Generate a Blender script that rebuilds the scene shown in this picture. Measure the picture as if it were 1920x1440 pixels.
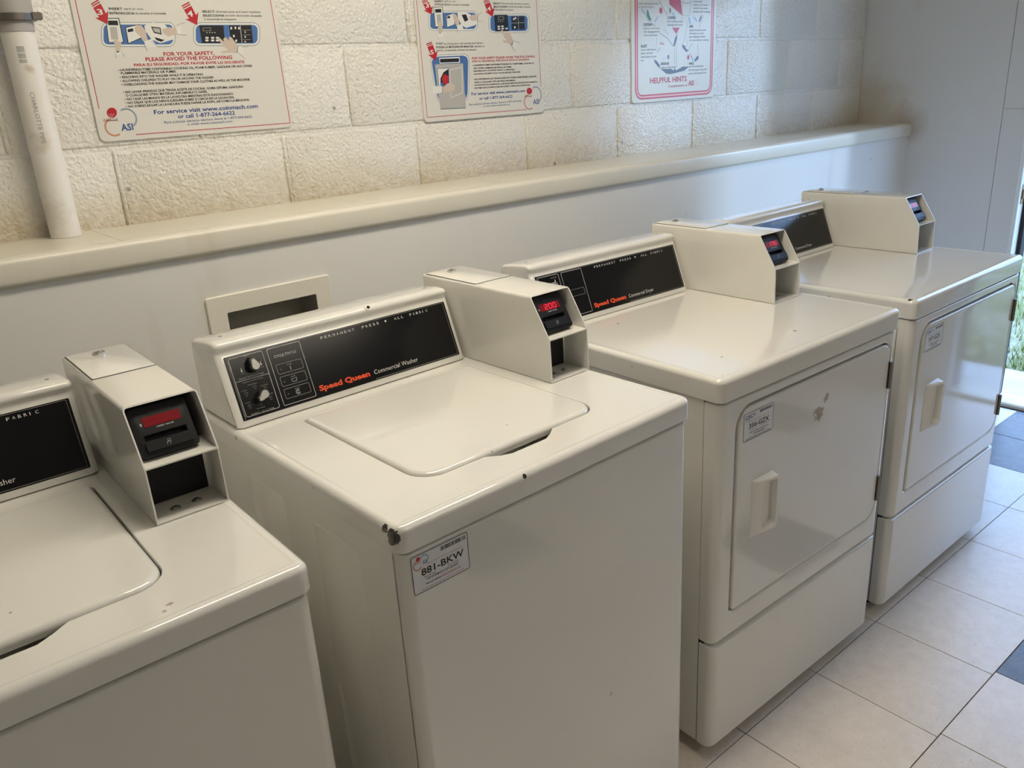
import bpy, bmesh, math, random
from mathutils import Vector, Matrix
random.seed(7)
for o in list(bpy.data.objects):
    bpy.data.objects.remove(o, do_unlink=True)
SC = bpy.context.scene
COL = SC.collection

# ------------------------------------------------------------------ camera
cam_d = bpy.data.cameras.new('camera')
cam_d.sensor_width = 36.0
cam_d.lens = 1531.93 * 36.0 / 1920.0
cam_d.clip_start = 0.02
cam = bpy.data.objects.new('camera', cam_d)
COL.objects.link(cam)
cR, cU, cF = (0.76419928, -0.6425022, -0.0564834), (0.2598172, 0.22650531, 0.9387174), (0.59033421, 0.73204253, -0.34002832)
cam.matrix_world = Matrix(((cR[0], cU[0], -cF[0], 0.0), (cR[1], cU[1], -cF[1], -0.0665), (cR[2], cU[2], -cF[2], 1.455), (0, 0, 0, 1)))
SC.camera = cam

# ------------------------------------------------------------------ view, sky, sun
SC.view_settings.view_transform = 'Standard'
SC.view_settings.look = 'None'
SC.view_settings.gamma = 1.0
SC.view_settings.use_curve_mapping = False
SC.view_settings.exposure = 0.0
SKY_STRENGTH, SUN_ENERGY, LAMP_STRENGTH = 5.4, 1.9, 16.5
SUN_AZ, SUN_EL = math.radians(44.3), math.radians(11.0)
world = bpy.data.worlds.new('sky')
SC.world = world
world.use_nodes = True
wn = world.node_tree.nodes
wn.clear()
w_out = wn.new('ShaderNodeOutputWorld')
w_bg = wn.new('ShaderNodeBackground')
w_bg.inputs['Color'].default_value = (0.35, 0.57, 1.0, 1)
w_bg.inputs['Strength'].default_value = SKY_STRENGTH
world.node_tree.links.new(w_bg.outputs[0], w_out.inputs[0])
sun_d = bpy.data.lights.new('sun', 'SUN')
sun_d.energy = SUN_ENERGY
sun_d.angle = math.radians(5.0)
sun_d.color = (0.48, 0.68, 1.0)
sun = bpy.data.objects.new('sun', sun_d)
COL.objects.link(sun)
sun_dir = Vector((-math.cos(SUN_AZ) * math.cos(SUN_EL), math.sin(SUN_AZ) * math.cos(SUN_EL), -math.sin(SUN_EL)))
sun.rotation_euler = sun_dir.to_track_quat('-Z', 'Y').to_euler()
sun.location = (9, -5, 3)

# ------------------------------------------------------------------ materials
def new_mat(name):
    m = bpy.data.materials.new(name)
    m.use_nodes = True
    nt = m.node_tree
    b = nt.nodes['Principled BSDF']
    return m, nt, b

def N(nt, kind, **kw):
    n = nt.nodes.new(kind)
    for k, v in kw.items():
        if k.startswith('_'):
            setattr(n, k[1:], v)
        else:
            n.inputs[k].default_value = v
    return n

def lk(nt, a, b):
    nt.links.new(a, b)

def coords(nt, what='Object'):
    return nt.nodes.new('ShaderNodeTexCoord').outputs[what]

def noise(nt, vec, scale, detail=3.0, rough=0.5):
    n = N(nt, 'ShaderNodeTexNoise', Scale=scale, Detail=detail, Roughness=rough)
    lk(nt, vec, n.inputs['Vector'])
    return n.outputs['Fac']

def ramp(nt, fac, p0, p1, c0=(0, 0, 0, 1), c1=(1, 1, 1, 1)):
    r = nt.nodes.new('ShaderNodeValToRGB')
    r.color_ramp.elements[0].position = p0
    r.color_ramp.elements[1].position = p1
    r.color_ramp.elements[0].color = c0
    r.color_ramp.elements[1].color = c1
    lk(nt, fac, r.inputs['Fac'])
    return r.outputs['Color']

def mix(nt, fac, a, b, mode='MIX'):
    m = nt.nodes.new('ShaderNodeMix')
    m.data_type = 'RGBA'
    m.blend_type = mode
    for val, idx in ((fac, 0), (a, 6), (b, 7)):
        if hasattr(val, 'node'):
            lk(nt, val, m.inputs[idx])
        elif idx == 0:
            m.inputs[0].default_value = val
        else:
            m.inputs[idx].default_value = (*val, 1) if len(val) == 3 else val
    return m.outputs[2]

def mth(nt, op, a, b=None):
    m = nt.nodes.new('ShaderNodeMath')
    m.operation = op
    for i, v in enumerate((a, b)):
        if v is None:
            continue
        if hasattr(v, 'node'):
            lk(nt, v, m.inputs[i])
        else:
            m.inputs[i].default_value = v
    return m.outputs[0]

def bump(nt, b, height, strength, dist):
    n = N(nt, 'ShaderNodeBump', Strength=strength, Distance=dist)
    lk(nt, height, n.inputs['Height'])
    lk(nt, n.outputs[0], b.inputs['Normal'])

def plain(name, col, rough=0.5, metal=0.0, emit=None, estr=0.0, coat=0.0, spec=0.5):
    m, nt, b = new_mat(name)
    b.inputs['Base Color'].default_value = (*col, 1)
    b.inputs['Roughness'].default_value = rough
    b.inputs['Metallic'].default_value = metal
    b.inputs['Specular IOR Level'].default_value = spec
    b.inputs['Coat Weight'].default_value = coat
    if emit:
        b.inputs['Emission Color'].default_value = (*emit, 1)
        b.inputs['Emission Strength'].default_value = estr
    return m

def spot(nt, vec, p, r, wob=0.6, scale=160.0):
    """irregular blot around a point: 1 inside, 0 outside"""
    d = nt.nodes.new('ShaderNodeVectorMath')
    d.operation = 'DISTANCE'
    lk(nt, vec, d.inputs[0])
    d.inputs[1].default_value = p
    n = noise(nt, vec, scale, 4.0, 0.65)
    k = mth(nt, 'ADD', d.outputs['Value'], mth(nt, 'MULTIPLY', mth(nt, 'SUBTRACT', n, 0.5), r * wob * 4))
    return ramp(nt, mth(nt, 'DIVIDE', k, r), 0.92, 1.0, (1, 1, 1, 1), (0, 0, 0, 1))

def specks_of(nt, v, scale, thr, r0=0.05, r1=0.08):
    vr = N(nt, 'ShaderNodeTexVoronoi', Scale=scale)
    lk(nt, v, vr.inputs['Vector'])
    sep = nt.nodes.new('ShaderNodeSeparateColor')
    lk(nt, vr.outputs['Color'], sep.inputs[0])
    pick = mth(nt, 'GREATER_THAN', sep.outputs[0], thr)
    size = mth(nt, 'MULTIPLY', vr.outputs['Distance'], mth(nt, 'ADD', mth(nt, 'MULTIPLY', sep.outputs[1], 1.6), 0.7))
    near = mth(nt, 'LESS_THAN', size, r1)
    return mth(nt, 'MULTIPLY', mth(nt, 'MULTIPLY', pick, near), mth(nt, 'ADD', mth(nt, 'MULTIPLY', sep.outputs[2], 0.6), 0.25))

def enamel(name, base, rough=0.085, chips=(), residue=(), specks=0.93):
    m, nt, b = new_mat(name)
    v = coords(nt)
    c = mix(nt, ramp(nt, noise(nt, v, 2.2, 3), 0.35, 0.75), base, tuple(x * 0.94 for x in base))
    # small dirt specks
    c = mix(nt, specks_of(nt, v, 24.0, specks), c, (0.22, 0.18, 0.14))
    for p, r in residue:
        c = mix(nt, spot(nt, v, p, r, 0.9, 80.0), c, (0.42, 0.36, 0.27))
    for p, r in chips:
        c = mix(nt, spot(nt, v, p, r, 0.38, 120.0), c, (0.035, 0.025, 0.02))
    lk(nt, c, b.inputs['Base Color'])
    lk(nt, ramp(nt, noise(nt, v, 9.0, 3), 0.3, 0.8, (rough - .03,) * 3 + (1,), (rough + .08,) * 3 + (1,)), b.inputs['Roughness'])
    b.inputs['Coat Weight'].default_value = 0.6
    b.inputs['Coat Roughness'].default_value = 0.05
    bump(nt, b, noise(nt, v, 130.0, 2), 0.03, 0.001)
    return m

WHITE = (0.80, 0.785, 0.735)
M = {}
M['enamel'] = enamel('white_enamel', WHITE)
M['enamel_washer_top'] = enamel('washer_top_enamel', WHITE, chips=(((0.006, 0.014, 0.893), 0.011), ((0.0, 0.030, 0.900), 0.007), ((0.001, 0.018, 0.885), 0.006), ((0.232, 0.001, 0.902), 0.004)))
M['enamel_washer_top_b'] = enamel('washer_top_enamel_worn', WHITE, residue=(((0.478, 0.040, 0.907), 0.005), ((0.470, 0.030, 0.907), 0.0025)))
M['enamel_dryer_top'] = enamel('dryer_top_enamel', (0.79, 0.77, 0.715), specks=0.78)
M['enamel_dryer_top_b'] = enamel('dryer_top_enamel_chipped', (0.79, 0.775, 0.73), chips=(((0.010, 0.020, 0.914), 0.006), ((0.0, 0.014, 0.913), 0.003), ((0.0, 0.045, 0.870), 0.005)))
M['enamel_door'] = enamel('dryer_door_enamel', (0.80, 0.79, 0.75), residue=(((0.350, 0.0, 0.746), 0.017), ((0.374, 0.0, 0.776), 0.009)))
M['enamel_cream'] = enamel('cream_powder_coat', (0.80, 0.78, 0.72), rough=0.16)
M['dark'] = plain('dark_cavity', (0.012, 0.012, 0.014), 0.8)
M['black_gloss'] = plain('black_gloss_print', (0.005, 0.005, 0.006), 0.16, spec=0.38)
M['black_plastic'] = plain('black_plastic', (0.008, 0.008, 0.009), 0.45, spec=0.35)
M['black_rubber'] = plain('black_rubber', (0.02, 0.02, 0.02), 0.75)
M['chrome'] = plain('chrome', (0.72, 0.71, 0.70), 0.18, 1.0)
M['steel'] = plain('brushed_steel', (0.55, 0.54, 0.52), 0.35, 1.0)
M['brass'] = plain('aged_brass', (0.52, 0.42, 0.26), 0.35, 1.0)
M['hinge'] = plain('dark_hinge_steel', (0.22, 0.20, 0.18), 0.4, 0.9)
M['plastic_white'] = plain('white_plastic', (0.84, 0.83, 0.79), 0.25)
M['display_off'] = plain('red_display_window', (0.16, 0.008, 0.012), 0.22, emit=(0.6, 0.0, 0.01), estr=0.07)
M['digit'] = plain('lit_red_digit', (0.8, 0.02, 0.05), 0.3, emit=(1.0, 0.03, 0.08), estr=0.9)
M['print_white'] = plain('white_print', (0.62, 0.62, 0.60), 0.5)
M['print_grey'] = plain('grey_print', (0.30, 0.30, 0.29), 0.5)
M['print_faint'] = plain('faint_print', (0.10, 0.09, 0.085), 0.5)
M['print_orange'] = plain('orange_red_print', (0.78, 0.085, 0.025), 0.45)
M['label'] = plain('label_vinyl', (0.74, 0.74, 0.76), 0.35)
INK = {'k': (0.012, 0.012, 0.014), 'r': (0.50, 0.018, 0.03), 'b': (0.03, 0.085, 0.30), 'w': (0.78, 0.78, 0.74), 'e': (0.10, 0.15, 0.22), 'u': (0.07, 0.17, 0.42),
       'g': (0.47, 0.46, 0.43), 'h': (0.62, 0.52, 0.44), 'd': (0.22, 0.04, 0.05), 'c': (0.32, 0.36, 0.45), 'o': (0.62, 0.30, 0.20), 'q': (0.16, 0.17, 0.18),
       's': (0.075, 0.09, 0.11), 'v': (0.03, 0.22, 0.11), 'l': (0.22, 0.40, 0.62), 'f': (0.78, 0.42, 0.38)}
INKM = {k: plain('ink_' + n, INK[k], 0.4) for k, n in zip('krbweughdcoqsvlf', 'black red blue white outline sky_blue light_grey skin dark_red blue_grey orange grey slate green light_blue pink'.split())}

def paint_blocks():
    m, nt, b = new_mat('painted_masonry')
    g = nt.nodes.new('ShaderNodeNewGeometry')
    v = g.outputs['Position']
    c = mix(nt, ramp(nt, noise(nt, v, 1.7, 4), 0.3, 0.75), (0.83, 0.81, 0.755), (0.79, 0.765, 0.69))
    # pits with dirt in them
    pit = ramp(nt, noise(nt, v, 190.0, 2, 0.6), 0.27, 0.33, (1, 1, 1, 1), (0, 0, 0, 1))
    c = mix(nt, mth(nt, 'MULTIPLY', pit, 0.55), c, (0.30, 0.26, 0.20))
    # brown dust above the ledge: noisy edge
    sx = nt.nodes.new('ShaderNodeSeparateXYZ'); lk(nt, v, sx.inputs[0])
    hgt = mth(nt, 'ADD', sx.outputs['Z'], mth(nt, 'MULTIPLY', mth(nt, 'SUBTRACT', noise(nt, v, 6.0, 5), 0.5), 0.10))
    dust = ramp(nt, hgt, 0.0, 1.0)
    mr = N(nt, 'ShaderNodeMapRange'); lk(nt, hgt, mr.inputs['Value'])
    mr.inputs['From Min'].default_value = 1.32; mr.inputs['From Max'].default_value = 1.21
    dst = mth(nt, 'MULTIPLY', mr.outputs[0], mth(nt, 'MULTIPLY', noise(nt, v, 60.0, 3), 1.25))
    c = mix(nt, dst, c, (0.55, 0.44, 0.27))
    # dark flecks
    fl = specks_of(nt, v, 22.0, 0.93, 0.05, 0.09)
    c = mix(nt, fl, c, (0.10, 0.08, 0.07))
    lk(nt, c, b.inputs['Base Color'])
    b.inputs['Roughness'].default_value = 0.30
    h = mth(nt, 'ADD', mth(nt, 'MULTIPLY', noise(nt, v, 120.0, 2, 0.5), 0.8), mth(nt, 'MULTIPLY', noise(nt, v, 40.0, 2), 0.5))
    bump(nt, b, h, 1.0, 0.0075)
    return m

def paint_smooth(name, col, rough=0.4, stain=(0.45, 0.36, 0.24), amount=0.25, fleck=True, dirt_at=None):
    m, nt, b = new_mat(name)
    v = coords(nt)
    c = mix(nt, ramp(nt, noise(nt, v, 1.3, 4), 0.35, 0.8), col, tuple(x * 0.93 for x in col))
    sm = nt.nodes.new('ShaderNodeMapping'); sm.inputs['Scale'].default_value = (9, 9, 1.1); lk(nt, v, sm.inputs['Vector'])
    c = mix(nt, mth(nt, 'MULTIPLY', ramp(nt, noise(nt, sm.outputs[0], 1.0, 4), 0.62, 0.85), amount), c, stain)
    if fleck:
        fl = specks_of(nt, v, 17.0, 0.93, 0.04, 0.06)
        c = mix(nt, fl, c, (0.16, 0.13, 0.11))
    for p, r, wob, col2, amt in (dirt_at or ()):
        d = nt.nodes.new('ShaderNodeVectorMath'); d.operation = 'DISTANCE'; lk(nt, v, d.inputs[0]); d.inputs[1].default_value = p
        k = mth(nt, 'ADD', mth(nt, 'DIVIDE', d.outputs['Value'], r), mth(nt, 'MULTIPLY', mth(nt, 'SUBTRACT', noise(nt, v, 9.0, 5, 0.6), 0.5), wob))
        c = mix(nt, mth(nt, 'MULTIPLY', ramp(nt, k, 0.25, 1.0, (1, 1, 1, 1), (0, 0, 0, 1)), amt), c, col2)
    lk(nt, c, b.inputs['Base Color'])
    b.inputs['Roughness'].default_value = rough
    bump(nt, b, noise(nt, v, 60.0, 4), 0.12, 0.002)
    return m

M['block'] = paint_blocks()
M['mortar'] = M['block']
M['knee'] = paint_smooth('painted_panel', (0.80, 0.785, 0.745), 0.30)
M['ledge'] = paint_smooth('painted_ledge', (0.77, 0.73, 0.62), 0.28, amount=0.45)
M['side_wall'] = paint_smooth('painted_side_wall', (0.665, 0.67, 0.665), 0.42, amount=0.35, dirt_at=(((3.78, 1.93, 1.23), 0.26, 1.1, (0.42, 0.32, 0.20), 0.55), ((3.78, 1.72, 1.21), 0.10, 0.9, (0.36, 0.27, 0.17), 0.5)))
M['frame_paint'] = paint_smooth('white_frame_paint', (0.76, 0.77, 0.77), 0.35, amount=0.3)
M['room_wall'] = paint_smooth('room_wall_paint', (0.68, 0.655, 0.59), 0.5, fleck=False)
M['ceiling'] = paint_smooth('ceiling_paint', (0.76, 0.745, 0.70), 0.6, fleck=False)

def tile_mat(name, c0, c1, c2, rough):
    m, nt, b = new_mat(name)
    v = coords(nt)
    oi = nt.nodes.new('ShaderNodeObjectInfo')
    ad = nt.nodes.new('ShaderNodeVectorMath'); ad.operation = 'ADD'
    lk(nt, v, ad.inputs[0])
    sc = nt.nodes.new('ShaderNodeVectorMath'); sc.operation = 'SCALE'; sc.inputs[3].default_value = 7.0
    lk(nt, oi.outputs['Location'], sc.inputs[0]); lk(nt, sc.outputs[0], ad.inputs[1])
    vv = ad.outputs[0]
    c = mix(nt, ramp(nt, noise(nt, vv, 26.0, 5, 0.65), 0.35, 0.68), c0, c1)
    mp = nt.nodes.new('ShaderNodeMapping'); mp.inputs['Scale'].default_value = (1, 2.2, 1); lk(nt, vv, mp.inputs['Vector'])
    c = mix(nt, ramp(nt, noise(nt, mp.outputs[0], 70.0, 3, 0.6), 0.60, 0.68), c, c2)
    c = mix(nt, mth(nt, 'MULTIPLY', ramp(nt, noise(nt, vv, 4.0, 4), 0.55, 0.85), 0.35), c, tuple(x * 0.72 for x in c0))
    hsv = N(nt, 'ShaderNodeHueSaturation'); lk(nt, c, hsv.inputs['Color'])
    lk(nt, mth(nt, 'ADD', mth(nt, 'MULTIPLY', oi.outputs['Random'], 0.10), 0.95), hsv.inputs['Value'])
    lk(nt, hsv.outputs[0], b.inputs['Base Color'])
    b.inputs['Roughness'].default_value = rough
    bump(nt, b, noise(nt, vv, 40.0, 3), 0.06, 0.001)
    return m

M['tile'] = tile_mat('beige_floor_tile', (0.74, 0.66, 0.575), (0.81, 0.735, 0.65), (0.69, 0.60, 0.515), 0.25)
M['tile_dark'] = tile_mat('dark_floor_tile', (0.085, 0.088, 0.10), (0.14, 0.14, 0.15), (0.05, 0.05, 0.06), 0.36)
M['joint'] = plain('floor_joint', (0.03, 0.024, 0.02), 0.9)

# ------------------------------------------------------------------ mesh helpers
def finish(name, verts, faces, mat, parent=None, angle=35.0, wn_mod=False, kind=None):
    me = bpy.data.meshes.new(name)
    me.from_pydata([tuple(v) for v in verts], [], faces)
    bm = bmesh.new(); bm.from_mesh(me)
    bmesh.ops.recalc_face_normals(bm, faces=bm.faces)
    bm.to_mesh(me); bm.free()
    me.materials.append(mat)
    for p in me.polygons:
        p.use_smooth = True
    me.set_sharp_from_angle(angle=math.radians(angle))
    o = bpy.data.objects.new(name, me)
    COL.objects.link(o)
    if parent is not None:
        o.parent = parent
    if wn_mod:
        w = o.modifiers.new('weighted', 'WEIGHTED_NORMAL'); w.keep_sharp = True
    if kind:
        o['kind'] = kind
    return o

class MB:
    def __init__(self):
        self.v, self.f = [], []
    def add(self, verts, faces):
        n = len(self.v)
        self.v += [tuple(p) for p in verts]
        self.f += [tuple(i + n for i in f) for f in faces]
        return self
    def box(self, a, b):
        (x0, y0, z0), (x1, y1, z1) = a, b
        return self.add([(x0, y0, z0), (x1, y0, z0), (x1, y1, z0), (x0, y1, z0), (x0, y0, z1), (x1, y0, z1), (x1, y1, z1), (x0, y1, z1)],
                        [(0, 3, 2, 1), (4, 5, 6, 7), (0, 1, 5, 4), (1, 2, 6, 5), (2, 3, 7, 6), (3, 0, 4, 7)])
    def loft(self, rings, cap0=True, cap1=True):
        n = len(rings[0]); vs = []; fs = []
        for r in rings:
            vs += r
        for k in range(len(rings) - 1):
            for i in range(n):
                j = (i + 1) % n
                fs.append((k * n + i, k * n + j, (k + 1) * n + j, (k + 1) * n + i))
        if cap0: fs.append(tuple(range(n))[::-1])
        if cap1: fs.append(tuple(range((len(rings) - 1) * n, len(rings) * n)))
        return self.add(vs, fs)
    def tube(self, pts, r, seg=12, caps=True):
        rings = []
        for i, p in enumerate(pts):
            p = Vector(p)
            d = (Vector(pts[min(i + 1, len(pts) - 1)]) - Vector(pts[max(i - 1, 0)])).normalized()
            a = d.orthogonal().normalized() if i == 0 else (a0 - d * a0.dot(d)).normalized()
            a0 = a
            bvec = d.cross(a)
            rr = r[i] if isinstance(r, (list, tuple)) else r
            rings.append([tuple(p + a * rr * math.cos(t * 2 * math.pi / seg) + bvec * rr * math.sin(t * 2 * math.pi / seg)) for t in range(seg)])
        return self.loft(rings, caps, caps)
    def build(self, name, mat, parent=None, angle=35.0, wn_mod=False, kind=None):
        return finish(name, self.v, self.f, mat, parent, angle, wn_mod, kind)

def bevel_box(a, b, r):
    """box with chamfered edges, 26 faces"""
    (x0, y0, z0), (x1, y1, z1) = a, b
    rings = []
    def ring(z, i):
        return [(x0 + i + r, y0 + i, z), (x1 - i - r, y0 + i, z), (x1 - i, y0 + i + r, z), (x1 - i, y1 - i - r, z), (x1 - i - r, y1 - i, z), (x0 + i + r, y1 - i, z), (x0 + i, y1 - i - r, z), (x0 + i, y0 + i + r, z)]
    rings = [ring(z0, r), ring(z0 + r, 0), ring(z1 - r, 0), ring(z1, r)]
    return MB().loft(rings)

def rr(x0, x1, y0, y1, rad, na=6, ms=4, front=None):
    """rounded rectangle, counter-clockwise from bottom-left corner; rad = r or (bl, br, tr, tl); front(x) shifts the low-y side"""
    if not isinstance(rad, (tuple, list)):
        rad = (rad,) * 4
    c = [(x0 + rad[0], y0 + rad[0], rad[0], 180), (x1 - rad[1], y0 + rad[1], rad[1], 270), (x1 - rad[2], y1 - rad[2], rad[2], 0), (x0 + rad[3], y1 - rad[3], rad[3], 90)]
    arcs = []
    for cx, cy, r, a in c:
        arcs.append([(cx + r * math.cos(math.radians(a + 90 * k / na)), cy + r * math.sin(math.radians(a + 90 * k / na))) for k in range(na + 1)])
    pts = []
    for i in range(4):
        pts += arcs[i]
        p, q = arcs[i][-1], arcs[(i + 1) % 4][0]
        for k in range(1, ms):
            t = k / ms
            x, y = p[0] + (q[0] - p[0]) * t, p[1] + (q[1] - p[1]) * t
            if i == 0 and front:
                y += front(x)
            pts.append((x, y))
    return pts

def up(ring2, z):
    return [(p[0], p[1], z) for p in ring2]

def fr(ring2, y):
    """ring drawn in x,z standing at depth y"""
    return [(p[0], y, p[1]) for p in ring2]

def disc(c, r, axis, depth, seg=20, dome=0.0):
    c = Vector(c); d = Vector(axis).normalized(); a = d.orthogonal().normalized(); b = d.cross(a)
    def ring(rad, h):
        return [tuple(c + d * h + a * rad * math.cos(2 * math.pi * k / seg) + b * rad * math.sin(2 * math.pi * k / seg)) for k in range(seg)]
    rings = [ring(r, 0), ring(r, depth * 0.7), ring(r * 0.86, depth)]
    if dome:
        rings += [ring(r * 0.5, depth + dome * 0.8), ring(r * 0.15, depth + dome)]
    return MB().loft(rings)

def tag(o, label, cat, group=None, kind=None):
    o['label'] = label; o['category'] = cat
    if group: o['group'] = group
    if kind: o['kind'] = kind
    return o

def empty(name, loc, rz=0.0):
    o = bpy.data.objects.new(name, None)
    COL.objects.link(o)
    o.location = loc; o.rotation_euler = (0, 0, rz)
    o.empty_display_size = 0.1
    return o

def sub(o, parent):
    o.parent = parent
    return o

# ------------------------------------------------------------------ flat print: lettering and line art
_tc = {}
def text2d(s, bold=False):
    key = (s, bold)
    if key in _tc:
        return _tc[key]
    cu = bpy.data.curves.new('txt', 'FONT')
    cu.body = s; cu.size = 1.0; cu.resolution_u = 2; cu.fill_mode = 'FRONT'
    if bold: cu.offset = 0.019 if bold is True else bold
    ob = bpy.data.objects.new('txt', cu)
    me = ob.to_mesh()
    vs = [(v.co.x, v.co.y) for v in me.vertices]; fs = [tuple(p.vertices) for p in me.polygons]
    ob.to_mesh_clear()
    bpy.data.objects.remove(ob); bpy.data.curves.remove(cu)
    _tc[key] = (vs, fs)
    return vs, fs

class Print:
    """collects flat shapes in (u, v) metres on a surface with frame origin o, axes eu, ev and outward normal n"""
    def __init__(self, o, eu, ev, n):
        self.o, self.eu, self.ev, self.n = Vector(o), Vector(eu), Vector(ev), Vector(n)
        self.b = {}
    def pt(self, u, v, lay):
        return tuple(self.o + self.eu * u + self.ev * v + self.n * (0.00010 + 0.00005 * lay))
    def mb(self, key):
        return self.b.setdefault(key, MB())
    def text(self, key, s, u0, u1, v, h, bold=False, lay=9, shear=0.0):
        vs, fs = text2d(s, bold)
        if not vs: return
        x0 = min(p[0] for p in vs); x1 = max(p[0] for p in vs)
        k = h / 0.70
        sx = (u1 - u0) / max(1e-6, x1 - x0)
        self.mb(key).add([self.pt(u0 + (p[0] - x0) * sx + shear * p[1] * k, v + p[1] * k, lay) for p in vs], fs)
    def poly(self, key, pts, lay=1):
        self.mb(key).add([self.pt(p[0], p[1], lay) for p in pts], [tuple(range(len(pts)))])
    def rect(self, key, u0, v0, u1, v1, lay=1):
        self.poly(key, [(u0, v0), (u1, v0), (u1, v1), (u0, v1)], lay)
    def stroke(self, key, pts, w, lay=1, closed=False):
        n = len(pts)
        P_ = [Vector(p) for p in pts]
        L, R_ = [], []
        for i in range(n):
            a = P_[(i - 1) % n] if (i > 0 or closed) else P_[i]
            c = P_[(i + 1) % n] if (i < n - 1 or closed) else P_[i]
            d1 = (P_[i] - a); d2 = (c - P_[i])
            d = (d1.normalized() if d1.length > 1e-9 else Vector((0, 0))) + (d2.normalized() if d2.length > 1e-9 else Vector((0, 0)))
            d = d.normalized() if d.length > 1e-9 else Vector((1, 0))
            nn = Vector((-d.y, d.x)) * (w / 2)
            L.append(P_[i] + nn); R_.append(P_[i] - nn)
        vs = [self.pt(*p, lay) for p in L + R_]
        m = n if closed else n - 1
        self.mb(key).add(vs, [(i, (i + 1) % n, n + (i + 1) % n, n + i) for i in range(m)])
    def arc(self, key, cu, cv, r, a0, a1, w, lay=2, seg=24):
        self.stroke(key, [(cu + r * math.cos(math.radians(a0 + (a1 - a0) * k / seg)), cv + r * math.sin(math.radians(a0 + (a1 - a0) * k / seg))) for k in range(seg + 1)], w, lay)
    def frame(self, key, u0, v0, u1, v1, r, w, lay=1):
        self.stroke(key, rr(u0, u1, v0, v1, r, 4, 1), w, lay, True)
    def build(self, names, mats, parent):
        for k, b in self.b.items():
            b.build(names.get(k, 'lettering') if isinstance(names, dict) else names, mats[k], parent, angle=5, kind='stuff')
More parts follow.
